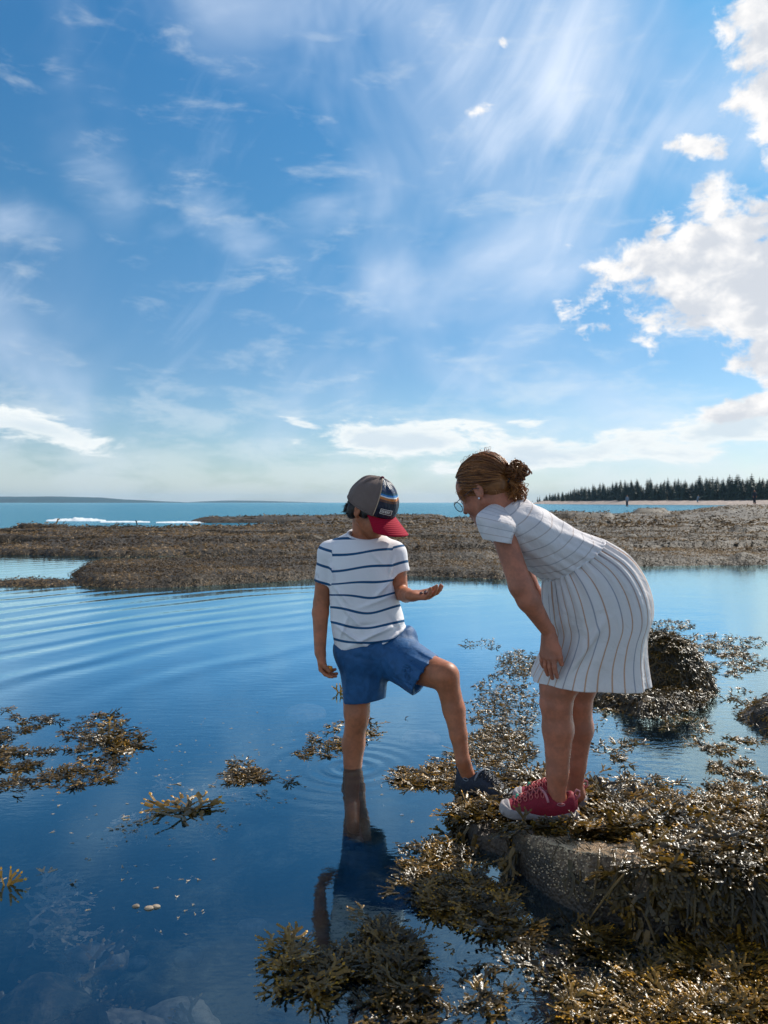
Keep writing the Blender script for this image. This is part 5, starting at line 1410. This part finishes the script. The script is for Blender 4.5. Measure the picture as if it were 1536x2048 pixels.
palB = dict(sole=M['greyline'], upper=M['navy'], toe=M['greyrub'], lace=M['black'], strap=M['greyline'], tab=M['navy'])
palB2 = dict(palB); palB2['sole'] = M['black']
shoe('shoe', SH, -38, 1.5, .232, palB2, boy, side=-1, hk=1.22)
shoe('shoe', B(702, 1658, .06), -85, 0, .215, palB2, boy, side=-1)

# things in his hands
def bit(name, c, r, mat, lab, cat, seed, amp=.3):
    v, f_ = blobmesh(c, r, seed=seed, amp=amp, n=8); o = mesh_np(name, v, f_, mat, attrs={'tint': np.full(len(v), .6)}); tag(o, lab, cat); return o
bit('weed_scrap', palmR+np.array([.012, -.022, -.016]), (.014, .011, .015), M['orange'], 'small bright orange scrap of weed cupped in the boy\'s lowered hand', 'seaweed', 1, .5)
for i, (dx_, dy_, dz_, lab) in enumerate(((-.012, -.010, .004, 'wet dark shell in the boy\'s raised palm, nearest his wrist'), (.004, -.018, .006, 'wet reddish shell in the middle of the boy\'s raised palm'), (.018, -.010, .005, 'small wet shell in the boy\'s raised palm, nearest his fingertips'), (.006, .006, .008, 'small dark shell at the back of the boy\'s raised palm'))):
    bit('shell', palmL+np.array([dx_, dy_, dz_-.008]), (.008, .007, .006), M['shell'], lab, 'shell', 20+i, .25)

# ================================================================== the girl
DG = 2.5
G = lambda px, py, d=0.0: P(px, py, DG+d)
girl = empty('person', tuple(G(1110, 1640))); 
tag(girl, 'girl in pale striped dress and red shoes bending forward, hands on her knees', 'person')
Hg = head_frame(-90+35, 30, 0); Og = G(970, 981)
hg = lambda a, b_, c: Og+Hg@(np.array([a, b_, c])*.93)
fg_ = Field(); add_head(fg_, Og, Hg, .93)
fg_.u(rc(hg(-.030, 0, -.050), G(1012, 1038), .043, .052), .02)
fg_.u(rc(G(1012, 1040), G(1150, 1118), .085, .085), .03).u(ell(G(1215, 1175), (.11, .12, .10)), .04)
for d_, (kx, ky), (ax_, ay_) in ((-.065, (1112, 1372), (1113, 1588)), (.10, (1153, 1372), (1149, 1572))):
    kD = d_*.85
    fg_.u(rc(G(1225, 1215, d_), G(kx+6, ky, kD), .080, .058), .02)
    fg_.u(rc(G(kx+2, ky, kD), G(kx, ky+30, kD), .053, .0495), .015)
    fg_.u(ell(G(kx-5, ky+4, kD-.01), (.026, .032, .036)), .015)
    fg_.u(rc(G(kx+1, ky+40, kD), G(kx+4, ky+85, kD+.005), .0475, .0485), .02).u(rc(G(kx+4, ky+85, kD+.005), G(ax_+2, ay_-40, kD), .0475, .034), .015)
    fg_.u(rc(G(ax_+2, ay_-45, kD), G(ax_, ay_, kD), .033, .0285), .012).u(rc(G(ax_+6, ay_+16, kD), G(ax_-45, ay_+40, kD-.01), .027, .020), .015)
for sg, sh_, el_, wr_ in ((-1, (1000, 1050, -.108), (1042, 1172, -.16), (1098, 1266, -.125)), (1, (1004, 1050, .105), (1052, 1165, .16), (1097, 1268, .09))):
    fg_.u(rc(G(*sh_), G(*el_), .036, .0355), .02).u(rc(G(*el_), G(el_[0]+15, el_[1]+28, el_[2]), .0365, .0345), .012).u(rc(G(el_[0]+15, el_[1]+28, el_[2]), G(*wr_), .0345, .0195), .012)
wgn = G(1098, 1268, -.125)
add_hand(fg_, wgn, (-.05, .02, -1), (.85, .50, -.1), (.35, -.85, 0), .150, (9, 10, 12, 14), -4, (.95, .3, 8))
wgf = G(1097, 1268, .09)
add_hand(fg_, wgf, (-.05, -.1, -1), (.8, -.5, -.1), (.3, .85, 0), .150, (16, 20, 24, 28), 8, (.9, .4, 25))
glo, ghi = Og-.15, Og+.15; hN = hbox(wgn, (0, 0, -1)); hF = hbox(wgf, (0, 0, -1))
lo, hi = fg_.bounds(.015); parts = [fg_.mesh(.0064, lo, hi, [(a+.0075, b_-.0075) for a, b_ in ((glo, ghi), hN, hF)]), fg_.mesh(.0028, glo, ghi), fg_.mesh(.0023, *hN), fg_.mesh(.0026, *hF)]
V, fl = merge(parts); mesh_np('body', V, fl, M['skin_girl'], girl)
for s in (-1, 1):
    v, f_ = blobmesh(hg(.073, .031*s, -.002), (.0125,)*3, amp=0, n=10); mesh_np('eye', v, f_, M['eye'], girl)
# dress
rg = np.random.default_rng(2)
def fold_skirt(v, th):
    g = .0085*np.exp(-v*4.5)*np.sin(30*th+2*np.sin(5*th)) + .009*(v**1.3)*np.sin(7*th+1.3+v*1.5)*(.4+.6*np.abs(np.sin(th*2+.5))) + .003*np.sin(13*th+v*7)*v
    return g
skr = [(1203, 1083, 1092, 1160, 2.5, .125), (1247, 1108, 1090, 1188, 2.5, .155), (1278, 1146, 1092, 1215, 2.5, .168), (1295, 1190, 1096, 1242, 2.5, .172), (1296, 1228, 1102, 1266, 2.5, .172), (1284, 1268, 1095, 1296, 2.5, .172), (1284, 1312, 1077, 1330, 2.5, .170), (1292, 1364, 1064, 1355, 2.5, .173)]
V, fl, UV = loft(skr, 90, 220, fold_skirt, 2.35, uvs=(1, 1))
# a soft diagonal crease across the side and a lifted front fold over the hand
pxv = CX+V[:, 0]*F/V[:, 1]; pyv = HY+(H-V[:, 2])*F/V[:, 1]; nearside = V[:, 1] < 2.5
def crease(x0, y0, x1, y1, w, amp):
    a = np.array([x0, y0], float); e = np.array([x1-x0, y1-y0], float); t = np.clip(((pxv-a[0])*e[0]+(pyv-a[1])*e[1])/(e@e), 0, 1)
    d_ = np.hypot(pxv-a[0]-t*e[0], pyv-a[1]-t*e[1]); return amp*np.exp(-(d_/w)**2)*np.sin(np.pi*np.clip(t, .05, .95))*nearside
dy_ = crease(1215, 1232, 1125, 1360, 6, .018)+crease(1112, 1120, 1122, 1200, 6, .010)+crease(1102, 1150, 1108, 1245, 6, .010)+crease(1140, 1200, 1098, 1300, 8, .010)+crease(1240, 1130, 1270, 1200, 9, .006)-crease(1160, 1230, 1120, 1330, 12, .012)-crease(1118, 1150, 1116, 1210, 5, .010)
V[:, 1] -= dy_
skirt = mesh_np('skirt', V, fl, M['skirt'], girl, uv=UV); thicken(skirt, .0022, -1)
bod = [(1022, 998, 976, 1030, 2.5, .060), (1045, 998, 964, 1052, 2.5, .105), (1072, 1012, 980, 1076, 2.5, .142), (1110, 1036, 1012, 1098, 2.5, .148), (1155, 1061, 1048, 1130, 2.5, .140), (1204, 1082, 1091, 1161, 2.5, .129)]
def fold_bod(v, th): return .0035*np.sin(6*th+v*16)*np.sin(np.pi*v)+.0025*np.sin(11*th-v*10+1)*v+.004*np.exp(-(1-v)*9)*np.sin(26*th)
V, fl, UV = loft(bod, 60, 150, fold_bod, 2.2, uvs=(1, 28))
UV[:, 1] += .5*np.sin(UV[:, 0]*2*np.pi)*1.1+.25*np.cos(UV[:, 0]*4*np.pi)
bodice = mesh_np('bodice', V, fl, M['bodice'], girl, uv=UV); thicken(bodice, .002, -1)
for nm, dd, rr in (('sleeve', -1, [(1042, 1030, 990, 1004, 2.5-.040, .022), (1033, 1048, 956, 1028, 2.5-.120, .052), (1027, 1068, 957, 1053, 2.5-.135, .055), (1021, 1087, 967, 1078, 2.5-.142, .052)]), ('sleeve', 1, [(1042, 1030, 990, 1004, 2.5+.040, .022), (1033, 1048, 968, 1028, 2.5+.120, .052), (1029, 1068, 972, 1053, 2.5+.13, .053), (1024, 1087, 980, 1078, 2.5+.135, .05)])):
    V, fl, UV = loft(rr, 26, 60, lambda v, th: .002*np.sin(5*th+v*8), 2.1, uvs=(1, 46)); o = mesh_np(nm, V, fl, M['bodice'], girl, uv=UV); thicken(o, .002, -1)
# waist seam, hem stitch, neck band
def ring_pts(r, off, n=60, pw_=2.15):
    ax_, ay_, bx_, by_, D, hd = r; A = P(ax_, ay_, D); B_ = P(bx_, by_, D); C = (A+B_)/2; a = (A-B_)/2; th = np.linspace(0, 2*np.pi, n); e = 2/pw_
    ct, st = np.cos(th), np.sin(th); return C+np.sign(ct)[:, None]*(np.abs(ct)**e)[:, None]*(a*(1+off))+np.sign(st)[:, None]*(np.abs(st)**e)[:, None]*np.array([0, hd*(1+off), 0])
tubes_obj('waist_seam', [(ring_pts(skr[0], .035), .0028)], M['collar'], girl)
tubes_obj('neck_band', [(ring_pts(bod[0], .01), .0055)], M['collar'], girl)

# --- hair: shell, strands combed back to a bun, loose curls under it
hf = Field(); hf.u(ell(hg(-.012, 0, .036), (.0905, .0730, .0795), Hg), 0).u(ell(hg(-.050, 0, -.005), (.041, .050, .050), Hg), .03)
hf.sub(ell(hg(.088, 0, -.040), (.058, .084, .082), Hg), .008)
for s in (-1, 1): hf.sub(ell(hg(-.004, .086*s, -.022), (.022, .016, .038), Hg), .006)
hf.disp(lambda x, y, z: -.004*n3(x*70, y*70, z*70, 2))
V, fl = hf.mesh(.0028); hairg = mesh_np('hair', V, fl, M['hair_girl'], girl, attrs={'tint': np.clip(.35+.5*n3(V[:, 0]*160, V[:, 1]*60, V[:, 2]*60, 3), 0, 1)})
bun = G(1034, 943, -.065); tie = G(1018, 956, -.055)
rg = np.random.default_rng(12); lst = []; tn = []
hc = np.array([-.012, 0, .036]); hr = np.array([.0985, .0795, .0868])
tl_ = Hg.T@(tie-Og)/.93
for i in range(2800):
    # start on the hairline or crown, run over the shell to the tie
    a = rg.uniform(-150, 150); e = rg.uniform(-8, 85) if abs(a) < 55 else rg.uniform(-30, 85)
    if abs(a) < 40 and e < 34: e = 34+rg.random()*20
    p0 = hc+hr*np.array([math.cos(R(e))*math.cos(R(a)), math.cos(R(e))*math.sin(R(a)), math.sin(R(e))]); pts = []
    wob = rg.normal(0, .003, 3); t1 = rg.uniform(.7, 1.0)
    for t in np.linspace(0, t1, 9):
        q = p0*(1-t)+tl_*t; v = (q-hc)/hr; nrm_ = np.linalg.norm(v); k_ = 1.0 if nrm_ > 1 else 1/nrm_
        q = hc+(q-hc)*k_*(1.004+.02*abs(wob[0])*100*math.sin(3.1*t)*.1); q = q+wob*math.sin(3.14*t); pts.append(hg(*q))
    lst.append((np.array(pts), np.linspace(.0013, .0010, 9)*rg.uniform(.7, 1.6))); tn.append(np.clip(rg.normal(.42+.3*math.sin(a*.35), .28), 0, 1))
# bun: looping strands round a twisted knot
for i in range(190):
    ax_ = unit(rg.normal(size=3)+np.array([.4, 0, .6])); u_ = unit(np.cross(ax_, [.3, .8, .2])); v_ = np.cross(ax_, u_); r_ = rg.uniform(.013, .029); a0 = rg.random()*6.28; sp_ = rg.uniform(2.5, 5.5)
    c_ = bun+rg.normal(0, .006, 3)*np.array([1.2, 1, .8])
    pts = [c_+(u_*math.cos(a0+t*sp_)*1.12+v_*math.sin(a0+t*sp_)*.85)*r_+ax_*.006*math.sin(t*4) for t in np.linspace(0, 1, 12)]
    lst.append((np.array(pts), rg.uniform(.0012, .0026))); tn.append(np.clip(rg.normal(.22, .22), 0, 1))
# curls hanging below the tie to the collar
for i in range(170):
    p0 = tie+rg.normal(0, .008, 3); end = G(1026, 996, -.05)+rg.normal(0, 1, 3)*np.array([.018, .020, .013]); r_ = rg.uniform(.004, .012); tw_ = rg.uniform(5, 11); ph_ = rg.random()*6.28; pts = []
    for t in np.linspace(0, 1, 14):
        q = p0*(1-t)+end*t+np.array([.022*math.sin(3.14*t), 0, 0]); pts.append(q+r_*math.sin(1.57*min(1, t*2))*np.array([math.cos(ph_+tw_*t), math.sin(ph_+tw_*t), .6*math.sin(ph_+tw_*t+1)]))
    lst.append((np.array(pts), rg.uniform(.0009, .002))); tn.append(np.clip(rg.normal(.68, .25), 0, 1))
# flyaways, temple wisps, nape strands
for i in range(130):
    k_ = rg.random()
    if k_ < .5: p0 = hc+hr*unit(np.array([rg.uniform(-.8, .7), rg.uniform(-.5, .5), 1.0])); d_ = np.array([-.02, 0, .012])*rg.uniform(.4, 1.3)
    elif k_ < .8: p0 = np.array([.045+.02*rg.random(), .068, .02+.01*rg.random()]); d_ = np.array([.004*rg.normal(), .004, -.050*rg.random()])
    else: p0 = np.array([-.075, .04*rg.normal(), -.045]); d_ = np.array([-.012, .01*rg.normal(), -.03])
    cv_ = rg.normal(0, .006, 3); pts = [hg(*(p0+d_*t+cv_*math.sin(3*t))) for t in np.linspace(0, 1, 8)]
    lst.append((np.array(pts), .0006)); tn.append(.8)
tubes_obj('hair_strand', lst, M['hair_girl'], hairg, 3, tn)['kind'] = 'stuff'
v, f_ = tube(np.array([tie+np.array([.004*math.cos(a), .014*math.sin(a), .014*math.cos(a)]) for a in np.linspace(0, 6.28, 16)]), .004, 6, False); mesh_np('hair_tie', v, f_, M['black'], girl)
v, f_ = tube(np.array([bun+np.array([-.006, 0, .018]), bun+np.array([-.006, 0, .044])]), [.0035, .001], 6); mesh_np('hair_pin', v, f_, M['black'], girl)
# glasses
gl = empty('glasses', tuple(hg(.09, 0, 0))); gl.parent = girl; gl.matrix_parent_inverse = Matrix.Translation(girl.location).inverted()
def gpart(nm, V, fl, mat):
    o = mesh_np(nm, V, fl, mat, None); o.parent = gl; o.matrix_parent_inverse = Matrix.Translation(Vector(hg(.09, 0, 0))).inverted(); return o
for s in (-1, 1):
    a_ = np.linspace(0, 2*np.pi, 29); rim = np.array([hg(.1045-.10*abs(.026*math.cos(a))*.3, s*.033+.0245*math.cos(a), -.006+.0195*math.sin(a)) for a in a_])
    v, q = tube(rim, .0013, 6, False); gpart('rim', v, q, M['metal'])
    v = np.vstack([rim[:-1], rim[:-1].mean(0)[None]]); q = np.array([(i, (i+1) % 28, 28) for i in range(28)]); gpart('lens', v, [q], M['lens'])
    v, q = tube(np.array([hg(.102, s*.0575, .002), hg(.06, s*.073, .004), hg(0, s*.080, .006), hg(-.02, s*.080, -.004)]), .0012, 6); gpart('temple', v, q, M['metal'])
v, q = tube(np.array([hg(.1055, -.0085, -.002), hg(.108, 0, .001), hg(.1055, .0085, -.002)]), .0012, 6); gpart('bridge', v, q, M['metal'])
v, f_ = blobmesh(hg(-.004, .083, -.034), (.0032,)*3, amp=0, n=8); mesh_np('earring', v, f_, M['silver'], girl)
# shoes
palG = dict(sole=M['sole'], upper=M['red'], toe=M['sole'], lace=M['lace'], strap=M['redtrim'], tab=M['redtrim'], toggle=M['green'])
shoe('shoe', P(1155, 1640, 2.445)+np.array([0, 0, .008]), 180, -2, .243, palG, girl, side=1)
shoe('shoe', P(1172, 1616, 2.62)+np.array([0, 0, .008]), 172, -1, .240, palG, girl, side=1)
